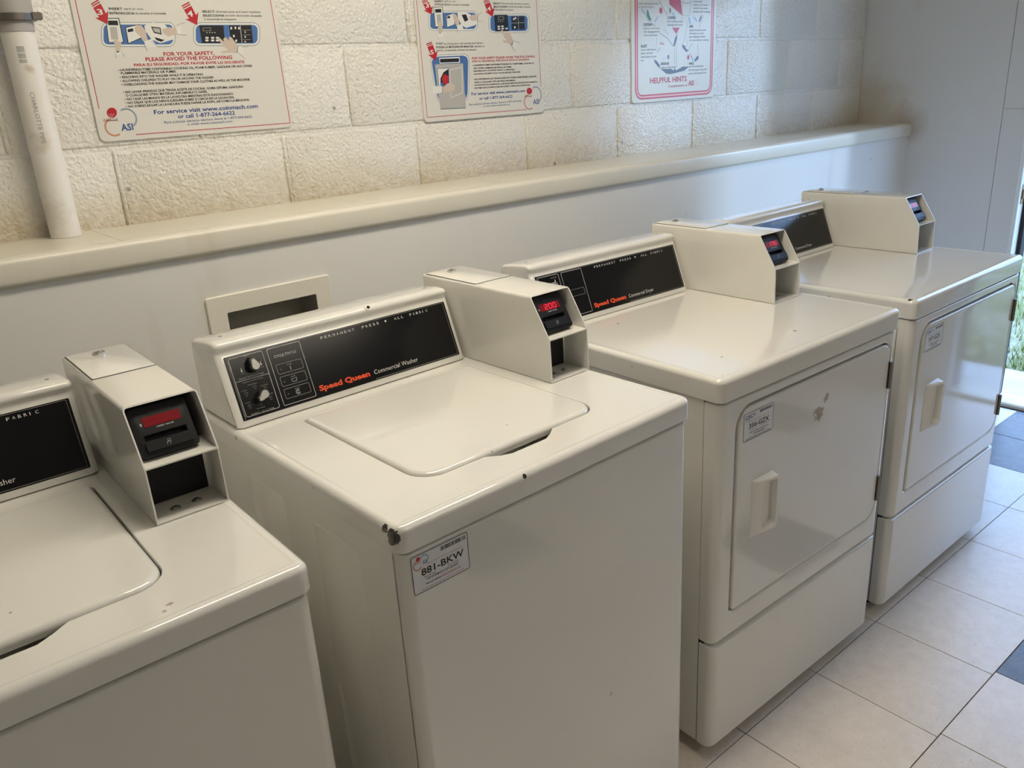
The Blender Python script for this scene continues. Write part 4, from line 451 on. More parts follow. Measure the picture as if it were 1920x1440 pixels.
SIGN3 = {'T': [('r', 1, 'HELPFUL HINTS', 0.0834, 0.283, 0.057, 0.0173), ('r', 0, 'Compliments of', 0.1787, 0.2868, 0.0394, 0.0086), ('r', 1, 'ASI', 0.2927, 0.3238, 0.0412, 0.0168), ('k', 1, 'CATSUP', 0.0483, 0.0937, 0.2414, 0.0083), ('k', 1, 'COFFEE', 0.1719, 0.2168, 0.2629, 0.0085), ('k', 1, 'RUST', 0.0369, 0.0671, 0.1734, 0.0084), ('k', 1, 'GREASE', 0.1379, 0.1838, 0.1153, 0.0083), ('k', 1, 'WAX', 0.2942, 0.323, 0.1114, 0.0085), ('k', 1, 'INK', 0.2941, 0.3158, 0.2356, 0.0082), ('q', 0, 'stain with bleach that', 0.0263, 0.1252, 0.3082, 0.0059), ('q', 0, 'is safe for fabric', 0.0263, 0.1, 0.2974, 0.0059), ('q', 0, 'soak in cold water', 0.0494, 0.1342, 0.2312, 0.0061), ('q', 0, 'rub detergent into', 0.0502, 0.1324, 0.2204, 0.0061), ('q', 0, 'stain and wash', 0.0494, 0.1196, 0.2096, 0.006), ('q', 0, 'pour boiling water', 0.172, 0.2574, 0.253, 0.0062), ('q', 0, 'through the stain', 0.1721, 0.2536, 0.2418, 0.0062), ('q', 0, 'cover with lemon', 0.0361, 0.1145, 0.1638, 0.0062), ('q', 0, 'juice and salt', 0.036, 0.0971, 0.1526, 0.0062), ('q', 0, 'then place in the', 0.0367, 0.1154, 0.1414, 0.0062), ('q', 0, 'sun', 0.0367, 0.0507, 0.1296, 0.0062), ('q', 0, 'soak in club soda', 0.138, 0.2209, 0.1044, 0.0064), ('q', 0, 'apply hairspray and', 0.2932, 0.3876, 0.2246, 0.0064), ('q', 0, 'rub with dry cloth', 0.2935, 0.3751, 0.2135, 0.0064), ('q', 0, 'put rubbing alcohol', 0.2938, 0.3842, 0.2025, 0.0065), ('q', 0, 'on area before washing', 0.2941, 0.405, 0.1913, 0.0064), ('q', 0, 'put wax between', 0.2944, 0.3793, 0.103, 0.0066), ('q', 0, 'brown paper bag and', 0.2947, 0.3981, 0.0912, 0.0066), ('q', 0, 'press with warm iron', 0.295, 0.3942, 0.0794, 0.0066), ('q', 0, 'brush well', 0.3133, 0.3614, 0.3182, 0.0063), ('q', 0, 'soak in cold water', 0.3137, 0.3989, 0.3073, 0.0063), ('q', 0, 'wash in hot water', 0.314, 0.3972, 0.2966, 0.0063), ('q', 0, 'sponge with cooking', 0.3123, 0.4098, 0.2854, 0.0063)], 'P': [('r', 3, [(0.182, 0.3278), (0.2436, 0.3289), (0.2537, 0.2757), (0.1834, 0.3104)]), ('r', 3, [(0.198, 0.2358), (0.2395, 0.2357), (0.2225, 0.2146)]), ('v', 3, [(0.0683, 0.2929), (0.0735, 0.2895), (0.0804, 0.2735), (0.0887, 0.262), (0.0861, 0.2562), (0.0747, 0.2608), (0.0645, 0.2734)]), ('r', 3, [(0.1473, 0.2897), (0.147, 0.2866), (0.1458, 0.2837), (0.1439, 0.2814), (0.1415, 0.2799), (0.1389, 0.2794), (0.1363, 0.2799), (0.1339, 0.2813), (0.132, 0.2836), (0.1308, 0.2864), (0.1303, 0.2896), (0.1307, 0.2927), (0.1319, 0.2956), (0.1337, 0.2979), (0.1361, 0.2993), (0.1387, 0.2999), (0.1414, 0.2994), (0.1437, 0.298), (0.1457, 0.2957), (0.1469, 0.2929)]), ('q', 3, [(0.192, 0.2906), (0.1918, 0.2877), (0.1912, 0.2851), (0.1902, 0.283), (0.1889, 0.2817), (0.1874, 0.2812), (0.1859, 0.2816), (0.1846, 0.283), (0.1835, 0.285), (0.1828, 0.2876), (0.1825, 0.2905), (0.1827, 0.2934), (0.1834, 0.296), (0.1844, 0.2981), (0.1857, 0.2995), (0.1871, 0.2999), (0.1886, 0.2995), (0.1899, 0.2982), (0.191, 0.2961), (0.1917, 0.2935)]), ('q', 3, [(0.3608, 0.2788), (0.3632, 0.269), (0.3552, 0.2556), (0.3456, 0.2531), (0.3494, 0.2641)]), ('o', 3, [(0.1326, 0.188), (0.1463, 0.1895), (0.159, 0.1829), (0.1543, 0.1803), (0.1346, 0.1815)]), ('q', 3, [(0.1858, 0.1402), (0.1856, 0.1378), (0.1848, 0.1357), (0.1834, 0.134), (0.1818, 0.1329), (0.1799, 0.1326), (0.1781, 0.133), (0.1764, 0.1341), (0.175, 0.1359), (0.1741, 0.1381), (0.1738, 0.1405), (0.1741, 0.1429), (0.1749, 0.145), (0.1762, 0.1467), (0.1779, 0.1478), (0.1797, 0.1481), (0.1816, 0.1477), (0.1833, 0.1465), (0.1846, 0.1448), (0.1855, 0.1426)]), ('r', 3, [(0.2964, 0.1365), (0.2962, 0.1341), (0.2954, 0.1319), (0.294, 0.1302), (0.2923, 0.1291), (0.2903, 0.1287), (0.2884, 0.1292), (0.2866, 0.1303), (0.2852, 0.1321), (0.2842, 0.1344), (0.2838, 0.1368), (0.2841, 0.1393), (0.2849, 0.1415), (0.2863, 0.1432), (0.288, 0.1443), (0.2899, 0.1446), (0.2919, 0.1442), (0.2937, 0.143), (0.2951, 0.1412), (0.2961, 0.139)]), ('r', 3, [(0.3012, 0.1456), (0.3011, 0.1449), (0.3008, 0.1442), (0.3002, 0.1436), (0.2995, 0.1433), (0.2988, 0.1432), (0.298, 0.1433), (0.2973, 0.1437), (0.2967, 0.1443), (0.2963, 0.145), (0.2962, 0.1457), (0.2963, 0.1465), (0.2966, 0.1472), (0.2972, 0.1477), (0.2979, 0.1481), (0.2986, 0.1482), (0.2994, 0.148), (0.3001, 0.1477), (0.3007, 0.1471), (0.3011, 0.1464)]), ('q', 3, [(0.3115, 0.1394), (0.3114, 0.1382), (0.3109, 0.1371), (0.3102, 0.1362), (0.3093, 0.1357), (0.3083, 0.1355), (0.3072, 0.1357), (0.3062, 0.1363), (0.3055, 0.1372), (0.305, 0.1384), (0.3048, 0.1396), (0.3049, 0.1408), (0.3053, 0.1419), (0.3061, 0.1428), (0.307, 0.1433), (0.308, 0.1435), (0.3091, 0.1433), (0.31, 0.1427), (0.3108, 0.1418), (0.3113, 0.1407)]), ('s', 3, [(0.1045, 0.1348), (0.1194, 0.1285), (0.1344, 0.1148), (0.1353, 0.1046), (0.1214, 0.1128), (0.1069, 0.1252)]), ('s', 3, [(0.1392, 0.1026), (0.1994, 0.1007), (0.2068, 0.0944), (0.2148, 0.1023), (0.2231, 0.0951), (0.26, 0.1069), (0.2943, 0.1054), (0.2674, 0.0925), (0.22, 0.0865), (0.1895, 0.0838), (0.1673, 0.0865)]), ('s', 3, [(0.2265, 0.2158), (0.226, 0.2001), (0.2143, 0.1761), (0.2054, 0.175), (0.2139, 0.2003)]), ('s', 3, [(0.255, 0.1804), (0.2716, 0.1753), (0.276, 0.1666), (0.2895, 0.1602), (0.2805, 0.154), (0.2699, 0.1606), (0.2561, 0.1706)]), ('s', 3, [(0.3379, 0.1389), (0.3507, 0.1404), (0.348, 0.1291), (0.3299, 0.1215), (0.3254, 0.1276)]), ('l', 3, [(0.0362, 0.2933), (0.0421, 0.2942), (0.0589, 0.2791), (0.0529, 0.2781)]), ('l', 3, [(0.1032, 0.2532), (0.1094, 0.2542), (0.1254, 0.271), (0.1193, 0.27)]), ('l', 3, [(0.1973, 0.2836), (0.2036, 0.2846), (0.213, 0.2738), (0.2066, 0.2728)]), ('l', 3, [(0.2866, 0.2675), (0.2932, 0.2685), (0.3029, 0.2482), (0.2963, 0.2472)]), ('l', 3, [(0.3148, 0.2696), (0.3214, 0.2706), (0.3404, 0.2568), (0.3337, 0.2558)]), ('l', 3, [(0.118, 0.1572), (0.1243, 0.1581), (0.1386, 0.1724), (0.1324, 0.1715)]), ('l', 3, [(0.1437, 0.132), (0.15, 0.1328), (0.1706, 0.1405), (0.1643, 0.1397)]), ('l', 3, [(0.307, 0.1338), (0.3138, 0.1347), (0.3269, 0.1226), (0.3201, 0.1218)])], 'L': [('k', 2, 0.0014, [(0.1278, 0.3223), (0.1729, 0.2752)]), ('k', 2, 0.0008, [(0.1811, 0.3092), (0.1709, 0.2787)]), ('k', 2, 0.0008, [(0.1835, 0.3081), (0.2529, 0.274)]), ('k', 2, 0.0008, [(0.2558, 0.3244), (0.2549, 0.2757), (0.2931, 0.2743), (0.3007, 0.3251)]), ('k', 2, 0.0012, [(0.2498, 0.3196), (0.2641, 0.3146), (0.2887, 0.3149), (0.3017, 0.3203)]), ('k', 2, 0.0008, [(0.2861, 0.2554), (0.2592, 0.1779)]), ('k', 2, 0.0008, [(0.0615, 0.294), (0.0596, 0.2757), (0.069, 0.2596), (0.0861, 0.2527)]), ('k', 2, 0.0014, [(0.0956, 0.2469), (0.1091, 0.2406)]), ('k', 2, 0.0014, [(0.1343, 0.2187), (0.1738, 0.2018), (0.2054, 0.175)]), ('k', 2, 0.0008, [(0.1557, 0.2328), (0.1777, 0.2137)]), ('k', 2, 0.0008, [(0.2124, 0.1713), (0.2146, 0.1151)]), ('k', 2, 0.0008, [(0.2226, 0.2098), (0.2258, 0.1037)]), ('k', 2, 0.001, [(0.3131, 0.1858), (0.3008, 0.1748), (0.2896, 0.1577)]), ('k', 2, 0.001, [(0.3419, 0.1842), (0.3474, 0.1492), (0.3495, 0.1379)]), ('k', 2, 0.0008, [(0.1181, 0.2059), (0.1152, 0.1728)]), ('k', 2, 0.001, [(0.3715, 0.2776), (0.3657, 0.2605), (0.3475, 0.2347)]), ('k', 2, 0.0008, [(0.2529, 0.274), (0.2511, 0.2626)]), ('k', 2, 0.0006, [(0.271, 0.1997), (0.2845, 0.1898), (0.2832, 0.1775), (0.2738, 0.1715)]), ('o', 2, 0.001, [(0.3284, 0.0588), (0.3578, 0.0588)]), ('o', 2, 0.001, [(0.3287, 0.0507), (0.3581, 0.0505)]), ('o', 2, 0.001, [(0.3289, 0.0422), (0.3584, 0.0421)])], 'A': []}

# ================================================================== the setting
XL, XR = -1.30, 3.782          # left and right wall faces
YB, YW = -2.90, 1.952          # wall behind the camera, block wall face
ZC = 2.44
T = 0.3048
KNEE, LEDGE_Y, LEDGE_Z, LEDGE_H = 1.713, 1.700, 1.2095, 0.0536

# floor with its tiles
fl = MB().box((XL, YB, -0.08), (XR + 0.13, KNEE + 0.3, -0.0022)).build('floor', M['joint'], kind='structure')
tile_me = None
def tile_piece(x0, x1, y0, y1, mat):
    g = 0.0006
    o = bevel_box((x0 + g, y0 + g, -0.004), (x1 - g, y1 - g, 0.0), 0.0007).build('tile', mat, fl, angle=20)
    return o
proto_tile = {}
def full_tile(cx, cy, dark):
    k = 'tile_dark' if dark else 'tile'
    if k not in proto_tile:
        g = T / 2 - 0.0010
        o = bevel_box((-g, -g, -0.004), (g, g, 0.0), 0.0007).build('tile', M[k], fl, angle=20)
        proto_tile[k] = o
    else:
        o = proto_tile[k].copy(); COL.objects.link(o); o.parent = fl
    o.location = (cx, cy, random.uniform(-0.0003, 0.0002))
    return o
TX, TY = 1.3399, 0.8007
for j in range(-7, 3):
    y0 = TY + j * T
    offs = 0.0 if j >= -1 else 0.0165
    if y0 < YB - 0.05 or y0 + T > KNEE + 0.3: continue
    for i in range(-9, 9):
        x0 = TX + i * T + offs
        if x0 + T > XR + 0.03 or x0 < XL - 0.3: continue
        dark = (j == -2 and i in (2,)) or (j == 0 and i in (6, 7)) or (j == -4 and i in (0, 5)) or (j == -6 and i in (-2, 3))
        full_tile(x0 + T / 2, y0 + T / 2, dark)

# block wall: recessed mortar bed and one piece per block
wb = MB().box((XL, YW + 0.0038, 0), (XR + 0.13, YW + 0.15, ZC)).build('wall_back', M['mortar'], kind='structure')
BL, BH, JT = 0.4064, 0.2032, 0.0095
def make_block(x0, x1, z0, z1):
    b = 0.004
    cx, cz = (x0 + x1) / 2, (z0 + z1) / 2
    hx, hz = (x1 - x0) / 2, (z1 - z0) / 2
    rings = []
    for ins, dy in ((0.0, 0.006), (0.0, 0.0035), (0.0014, 0.0014), (0.0045, 0.0)):
        rings.append(fr(rr(-hx + ins, hx - ins, -hz + ins, hz - ins, 0.006, 3, 1), dy))
    o = MB().loft(rings, False, True).build('block', M['block'], wb, angle=50)
    o.location = (cx, YW + random.uniform(-0.0006, 0.0006), cz)
    return o
block_proto = None
WX, WZ = 0.5306, 1.3785
for r in range(-1, 6):
    z0 = WZ + r * BH
    z1 = min(z0 + BH, ZC)
    if z1 - z0 < 0.03: continue
    sh = 0.0 if r % 2 else BL / 2
    for i in range(-6, 9):
        x0 = max(WX + i * BL + sh, XL); x1 = min(WX + i * BL + sh + BL, XR)
        if x1 - x0 < 0.03: continue
        whole = abs(x1 - x0 - BL) < 1e-6 and abs(z1 - z0 - BH) < 1e-6
        if whole and block_proto:
            o = block_proto.copy(); COL.objects.link(o); o.parent = wb
            o.location = ((x0 + x1) / 2, YW + random.uniform(-0.0006, 0.0006), (z0 + z1) / 2)
        else:
            o = make_block(x0 + JT / 2, x1 - JT / 2, z0 + JT / 2, z1 - JT / 2)
            if whole: block_proto = o

# thickly painted raised pointing in the upright joints of the left stretch
joint = None
for r in range(-1, 6):
    z0 = WZ + r * BH; z1 = min(z0 + BH, ZC)
    if z1 - z0 < 0.1: continue
    sh = 0.0 if r % 2 else BL / 2
    for i in range(-4, 5):
        x = WX + i * BL + sh
        if x < XL + 0.05 or x > 2.0: continue
        if joint is None or abs(z1 - z0 - BH) > 1e-6:
            rg = lambda z, k: [(0.0052 * k * math.cos(math.radians(a)) , 0.0035 - 0.0062 * k * math.sin(math.radians(a)), z) for a in range(0, 181, 30)]
            hh = (z1 - z0) / 2 - 0.006
            o = MB().loft([rg(-hh, 0.5), rg(-hh + 0.004, 1.0), rg(0, 1.08), rg(hh - 0.004, 1.0), rg(hh, 0.5)]).build('mortar_joint', M['block'], wb, angle=60)
            if abs(z1 - z0 - BH) < 1e-6: joint = o
        else:
            o = joint.copy(); COL.objects.link(o); o.parent = wb
        o.location = (x + random.uniform(-0.001, 0.001), YW, (z0 + z1) / 2)

# low panelled wall in front of the blocks and the ledge on top of it
kw = MB()
kw.box((XL, KNEE, 0), (0.62, YW + 0.004, LEDGE_Z - LEDGE_H)).box((0.855, KNEE, 0), (XR, YW + 0.004, LEDGE_Z - LEDGE_H))
kw.box((0.62, KNEE, 0), (0.855, YW + 0.004, 0.80)).box((0.62, KNEE, 1.03), (0.855, YW + 0.004, LEDGE_Z - LEDGE_H))
kw.box((0.62, KNEE + 0.09, 0.80), (0.855, YW + 0.004, 1.03))
kwo = kw.build('wall_lower', M['knee'], kind='structure')
NS = 0.024                      # depth of the nosing strip along the front
prof = [(LEDGE_Y + NS, LEDGE_Z - LEDGE_H), (LEDGE_Y + 0.006, LEDGE_Z - LEDGE_H), (LEDGE_Y + 0.0020, LEDGE_Z - LEDGE_H + 0.0025), (LEDGE_Y + 0.0003, LEDGE_Z - LEDGE_H + 0.009), (LEDGE_Y, LEDGE_Z - 0.026)]
for k in range(7):
    a = math.radians(180 - 90 * k / 6)
    prof.append((LEDGE_Y + 0.012 + 0.0118 * math.cos(a), LEDGE_Z - 0.0125 + 0.012 * math.sin(a)))
prof.append((LEDGE_Y + NS, LEDGE_Z - 0.0009))
tr1 = MB().loft([[(x, p[0], p[1]) for p in prof] for x in (XL, XR - 0.002)]).build('trim_1', M['ledge'], angle=50, kind='structure')
for x0, x1 in ((XL, 0.4478), (0.4490, 1.02), (1.0208, 1.92), (1.9210, XR - 0.001)):
    bevel_box((x0, LEDGE_Y + NS + 0.0006, LEDGE_Z - LEDGE_H), (x1, YW + 0.003, LEDGE_Z), 0.0006).build('ledge_board', M['ledge'], tr1)
# fine caulk line under the ledge
MB().box((XL, KNEE - 0.0025, LEDGE_Z - LEDGE_H - 0.004), (XR, KNEE + 0.001, LEDGE_Z - LEDGE_H)).build('caulk_line', M['ledge'], tr1)

# right wall with its panels, and the doorway
DY0, DY1, DZ = 0.20, 1.245, 2.06      # door opening
rw = MB()
rw.box((XR, 1.338, 0), (XR + 0.13, YW + 0.15, ZC)).box((XR + 0.004, DY1 + 0.001, 0), (XR + 0.13, 1.3365, ZC))
rw.box((XR, YB, 0), (XR + 0.13, DY0, ZC)).box((XR, DY0, DZ), (XR + 0.13, DY1 + 0.001, ZC))
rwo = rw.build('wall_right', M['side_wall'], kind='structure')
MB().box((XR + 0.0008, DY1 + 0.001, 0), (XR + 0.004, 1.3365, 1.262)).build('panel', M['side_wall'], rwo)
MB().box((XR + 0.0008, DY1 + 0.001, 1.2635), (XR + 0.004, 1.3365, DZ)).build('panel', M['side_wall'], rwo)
dr = empty('door_1', (XR, (DY0 + DY1) / 2, 0)); dr['kind'] = 'structure'
def dpart(name, mb, mat):
    o = mb.build(name, mat, dr, angle=30)
    o.matrix_parent_inverse = Matrix.Translation((-XR, -(DY0 + DY1) / 2, 0))
    return o
for ya, yb in ((DY1 - 0.018, DY1), (DY0, DY0 + 0.018)):
    dpart('jamb', bevel_box((XR - 0.006, ya, 0), (XR + 0.136, yb, DZ), 0.002), M['frame_paint'])
dpart('header', bevel_box((XR - 0.006, DY0 + 0.018, DZ - 0.018), (XR + 0.136, DY1 - 0.018, DZ), 0.002), M['frame_paint'])
for ya, yb in ((DY1 - 0.034, DY1 - 0.018), (DY0 + 0.018, DY0 + 0.034)):
    dpart('weatherstrip', bevel_box((XR + 0.048, ya, 0.03), (XR + 0.096, yb, DZ - 0.018), 0.003), M['black_rubber'])
dpart('threshold', bevel_box((XR + 0.02, DY0 + 0.018, -0.01), (XR + 0.15, DY1 - 0.018, 0.016), 0.006), M['ledge'])
sp = dpart('strike_plate', bevel_box((XR + 0.012, DY1 - 0.0205, 0.885), (XR + 0.044, DY1 - 0.018, 0.965), 0.001), M['brass'])
dpart('strike_lip', bevel_box((XR + 0.020, DY1 - 0.030, 0.905), (XR + 0.032, DY1 - 0.0205, 0.945), 0.002), M['brass'])

# rest of the room, behind and beside the camera
MB().box((XL - 0.15, YB, 0), (XL, YW + 0.15, ZC)).build('wall_left', M['room_wall'], kind='structure')
MB().box((XL - 0.15, YB - 0.15, 0), (XR + 0.13, YB, ZC)).build('wall_front', M['room_wall'], kind='structure')
MB().box((XL - 0.15, YB - 0.15, ZC), (XR + 0.13, YW + 0.15, ZC + 0.1)).build('ceiling', M['ceiling'], kind='structure')

# fluorescent fixture over the machines, plus an added fill fixture out of view
def ceiling_light(lx, ly, strength, label):
    cl = empty('ceiling_light', (lx, ly, ZC))
    tag(cl, label, 'ceiling light')
    bevel_box((-0.64, -0.17, -0.045), (0.64, 0.17, -0.001), 0.004).build('housing', M['plastic_white'], cl)
    m_l = plain('lit_diffuser', (0.8, 0.78, 0.7), 0.5, emit=(1.0, 0.90, 0.735), estr=strength)
    ring = rr(-0.15, 0.15, -0.095, -0.046, (0.04, 0.04, 0.003, 0.003), 4, 1)
    MB().loft([[(x, p[0], p[1]) for p in ring] for x in (-0.62, 0.62)]).build('diffuser', m_l, cl)
    for x in (-0.635, 0.62):
        MB().loft([[(xx, p[0] * 1.03, p[1] * 1.01) for p in ring] for xx in (x, x + 0.015)]).build('end_cap', M['plastic_white'], cl)
ceiling_light(1.00, 0.91, LAMP_STRENGTH, 'long fluorescent ceiling light over the row of machines')
ceiling_light(1.90, -1.40, LAMP_STRENGTH * 0.42, 'added fill light on the ceiling behind the camera')  # unseen fixture, added to brighten the machine fronts

# outside the door: slab, lawn, hedge
def ground_mats():
    m, nt, b = new_mat('lawn_soil'); v = coords(nt)
    lk(nt, mix(nt, ramp(nt, noise(nt, v, 3.0, 5), 0.4, 0.65), (0.20, 0.21, 0.07), (0.42, 0.38, 0.27)), b.inputs['Base Color']); b.inputs['Roughness'].default_value = 0.9
    m2, nt, b = new_mat('concrete_slab'); v = coords(nt)
    lk(nt, mix(nt, ramp(nt, noise(nt, v, 9.0, 5), 0.3, 0.7), (0.55, 0.53, 0.50), (0.66, 0.64, 0.61)), b.inputs['Base Color']); b.inputs['Roughness'].default_value = 0.85
    m3, nt, b = new_mat('grass_blades'); g = nt.nodes.new('ShaderNodeNewGeometry')
    lk(nt, mix(nt, noise(nt, g.outputs['Position'], 5.0, 3), (0.17, 0.21, 0.03), (0.34, 0.34, 0.10)), b.inputs['Base Color']); b.inputs['Roughness'].default_value = 0.6
    return m, m2, m3
m_soil, m_slab, m_grass = ground_mats()
MB().box((4.36, -14, -0.30), (30, 16, -0.035)).build('ground_outside', m_soil, kind='structure')
MB().box((XR + 0.13, -3, -0.30), (4.355, 6, -0.012)).build('slab_outside', m_slab, kind='structure')
gb = MB()
for k in range(9000):
    x = 4.40 + random.random() ** 1.5 * 7.0; y = random.uniform(-0.6, 1.2 + (x - 3.8) * 0.75)
    h = random.uniform(0.03, 0.09); a = random.uniform(0, 6.28); w = random.uniform(0.003, 0.006); l = random.uniform(0.2, 0.9) * h
    ca, sa = math.cos(a), math.sin(a)
    gb.add([(x - w * sa, y + w * ca, -0.037), (x + w * sa, y - w * ca, -0.037), (x + l * ca, y + l * sa, -0.037 + h)], [(0, 1, 2)])
g = gb.build('lawn_grass', m_grass)
tag(g, 'bright green lawn grass outside the open doorway', 'grass', kind='stuff')

# ================================================================== wall things
# laundry outlet box set into the low wall
ob = empty('outlet_box', (0.738, KNEE, 0.80))
tag(ob, 'cream recessed laundry outlet box set in the low wall behind a washer', 'outlet box')
M['box_cream'] = plain('cream_plastic', (0.80, 0.765, 0.66), 0.35)
M['box_inner'] = plain('grey_inner_plastic', (0.30, 0.29, 0.26), 0.55)
px0, px1, pz0, pz1 = -0.151, 0.151, -0.02, 0.261
hx0, hx1, hz0, hz1 = -0.108, 0.111, 0.02, 0.221
rings = [fr(rr(px0, px1, pz0, pz1, 0.006, 4, 4), 0.0), fr(rr(px0, px1, pz0, pz1, 0.006, 4, 4), -0.004), fr(rr(px0 + .002, px1 - .002, pz0 + .002, pz1 - .002, 0.005, 4, 4), -0.006),
         fr(rr(hx0, hx1, hz0, hz1, 0.003, 4, 4), -0.0055), fr(rr(hx0, hx1, hz0, hz1, 0.003, 4, 4), 0.0)]
MB().loft(rings, False, False).build('face_plate', M['box_cream'], ob)
rings = [fr(rr(hx0, hx1, hz0, hz1, 0.003, 4, 4), -0.002), fr(rr(hx0 + .004, hx1 - .004, hz0 + .004, hz1 - .004, 0.003, 4, 4), 0.082)]
MB().loft(rings, False, True).build('recess', M['box_inner'], ob)
for x in (-0.06, 0.06):
    v_ = MB().tube([(x, 0.06, 0.03), (x, 0.06, 0.09)], 0.012).tube([(x - 0.02, 0.05, 0.09), (x + 0.02, 0.05, 0.09)], 0.006).build('valve', M['brass'], ob)

# plastic pipe with its rubber coupling
pp = empty('drain_pipe', (0.388, 1.908, LEDGE_Z))
tag(pp, 'stained white plastic pipe rising from the ledge beside the signs', 'pipe')
def pipe_mat():
    m, nt, b = new_mat('stained_pipe'); v = coords(nt)
    c = mix(nt, ramp(nt, noise(nt, v, 8.0, 4), 0.35, 0.8), (0.86, 0.84, 0.80), (0.80, 0.755, 0.68))
    for p, r, k in (((-0.01, -0.03, 0.195), 0.026, 0.28), ((0.0, -0.03, 0.335), 0.010, 0.5), ((-0.03, -0.02, 0.05), 0.05, 0.18)):
        d = nt.nodes.new('ShaderNodeVectorMath'); d.operation = 'DISTANCE'; lk(nt, v, d.inputs[0]); d.inputs[1].default_value = p
        q = mth(nt, 'ADD', mth(nt, 'DIVIDE', d.outputs['Value'], r), mth(nt, 'MULTIPLY', mth(nt, 'SUBTRACT', noise(nt, v, 70.0, 4), 0.5), 1.6))
        c = mix(nt, mth(nt, 'MULTIPLY', ramp(nt, q, 0.35, 1.05, (1, 1, 1, 1), (0, 0, 0, 1)), k), c, (0.42, 0.30, 0.15))
    lk(nt, c, b.inputs['Base Color']); b.inputs['Roughness'].default_value = 0.28
    return m
PR = 0.0302
MB().tube([(0, 0, 0.0005), (0, 0, 0.46)], PR, 32).build('pipe', pipe_mat(), pp)
MB().tube([(0, 0, 0.405), (0, 0, 0.425), (0, 0, 0.426), (0, 0, 0.60)], [PR + 0.002, PR + 0.002, PR + 0.0065, PR + 0.0065], 32).build('coupling', plain('grey_coupling', (0.42, 0.40, 0.38), 0.45), pp)
MB().tube([(0, 0, 0.424), (0, 0, 0.4245), (0, 0, 0.437), (0, 0, 0.4375)], [PR + 0.006, PR + 0.0095, PR + 0.0095, PR + 0.006], 32).build('hose_clamp', M['hinge'], pp)
bevel_box((0.026, -0.030, 0.425), (0.046, -0.014, 0.439), 0.002).build('clamp_screw', M['hinge'], pp)
# print running down the pipe, bent round it
def pipe_text(s, ang0, z_top, z_bot, h, mat):
    vs, fs = text2d(s)
    x0 = min(p[0] for p in vs); x1 = max(p[0] for p in vs)
    k = (z_top - z_bot) / (x1 - x0); kh = h / 0.7
    out = []
    for x, y in vs:
        a = ang0 + (y * kh) / PR
        out.append(((PR + 0.0004) * math.cos(a), (PR + 0.0004) * math.sin(a), z_top - (x - x0) * k))
    MB().add(out, fs).build('lettering', mat, pp, angle=5)
PA = math.radians(-103)
pipe_text('CHARLOTTE PIPE', PA - 0.1, 0.292, 0.193, 0.0080, M['print_grey'])
bb = MB()
for k in range(14):
    z = 0.347 + k * 0.0022
    if k in (3, 8): continue
    a0, a1 = PA - 0.25, PA + 0.2
    bb.add([((PR + 0.0004) * math.cos(a), (PR + 0.0004) * math.sin(a), zz) for zz in (z, z + 0.0011) for a in (a0, (a0 + a1) / 2, a1)], [(0, 1, 4, 3), (1, 2, 5, 4)])
bb.build('barcode', M['print_grey'], pp, angle=5)

# printed metal signs
M['sign_plate'] = plain('enamelled_sign', (0.74, 0.725, 0.675), 0.32)
M['sign_plate_c'] = plain('ivory_sign', (0.66, 0.635, 0.53), 0.35)
def make_sign(name, label, data, x0, z0, u0, u1, h, mat, extra=None, tilt=0.0):
    e = empty(name, (x0, YW - 0.0005, z0))
    tag(e, label, 'sign')
    r = 0.014
    rings = [fr(rr(u0 + i, u1 - i, -0.0055 + i, h - i, r, 5, 1), y) for i, y in ((0, 0.0), (0, -0.003), (0.0012, -0.0042))]
    MB().loft(rings).build('plate', mat, e)
    p = Print((0, -0.0042, 0), (1, 0, 0), (0, 0, 1), (0, -1, 0))
    for col, b, s, a, c, v, hh in data['T']:
        p.text((col, 't'), s, a, c, v, hh, bool(b), 9)
    for k_, (col, lay, pts) in enumerate(data['P']):
        w_ = max(q[0] for q in pts) - min(q[0] for q in pts)
        p.poly((col, 'p' if w_ < 0.024 else ('p', k_)), pts, lay)
    for col, lay, w, pts in data['L']:
        if col == 'r' and lay == 1:
            p.stroke((col, 'l'), pts, w, lay)
        else:
            p.stroke((col, 'p'), pts, w, lay)
    for col, cu, cv, r_, a0, a1, w in data['A']:
        p.arc((col, 'a'), cu, cv, r_, a0, a1, w)
    if extra: extra(p)
    nm = {'t': 'lettering', 'p': 'picture', 'l': 'border', 'a': 'emblem'}
    for k, b in p.b.items():
        whole = isinstance(k[1], tuple)
        b.build('picture' if whole else nm[k[1]], INKM[k[0]], e, angle=5, kind=None if whole or k[1] in 'la' else 'stuff')
    return e
def lift(data, h):
    """carry the straight border lines on up to the top of the plate"""
    for i, (c, lay, w, pts) in enumerate(data['L']):
        if c == 'r' and lay == 1 and abs(pts[0][0] - pts[-1][0]) < 0.02:
            pts = sorted(pts, key=lambda q: q[1]); pts = pts + [(pts[-1][0], h)]
            data['L'][i] = (c, lay, w, pts)
SH = 0.60
for d_ in (SIGN1, SIGN2): lift(d_, SH - 0.016)
make_sign('instruction_sign', 'white washer instruction sign with red arrows and blue boxes beside the pipe', SIGN1, 0.5145, 1.399, -0.008, 0.449, SH, M['sign_plate'])
make_sign('instruction_sign', 'white instruction sign with a dryer picture, middle of the three signs', SIGN2, 1.371, 1.383, -0.006, 0.450, SH, M['sign_plate'])
def hints(p):
    for i, key in ((0.018, 'r'), (0.0115, 'f'), (0.0075, 'r')):
        pass
    p.frame(('r', 'l'), 0.0185, 0.0185, 0.4205, SH - 0.03, 0.022, 0.0045, 2)
    p.frame(('f', 'l'), 0.0135, 0.0135, 0.4255, SH - 0.025, 0.026, 0.0055, 1)
    p.frame(('r', 'l'), 0.0080, 0.0080, 0.4310, SH - 0.019, 0.030, 0.0050, 2)
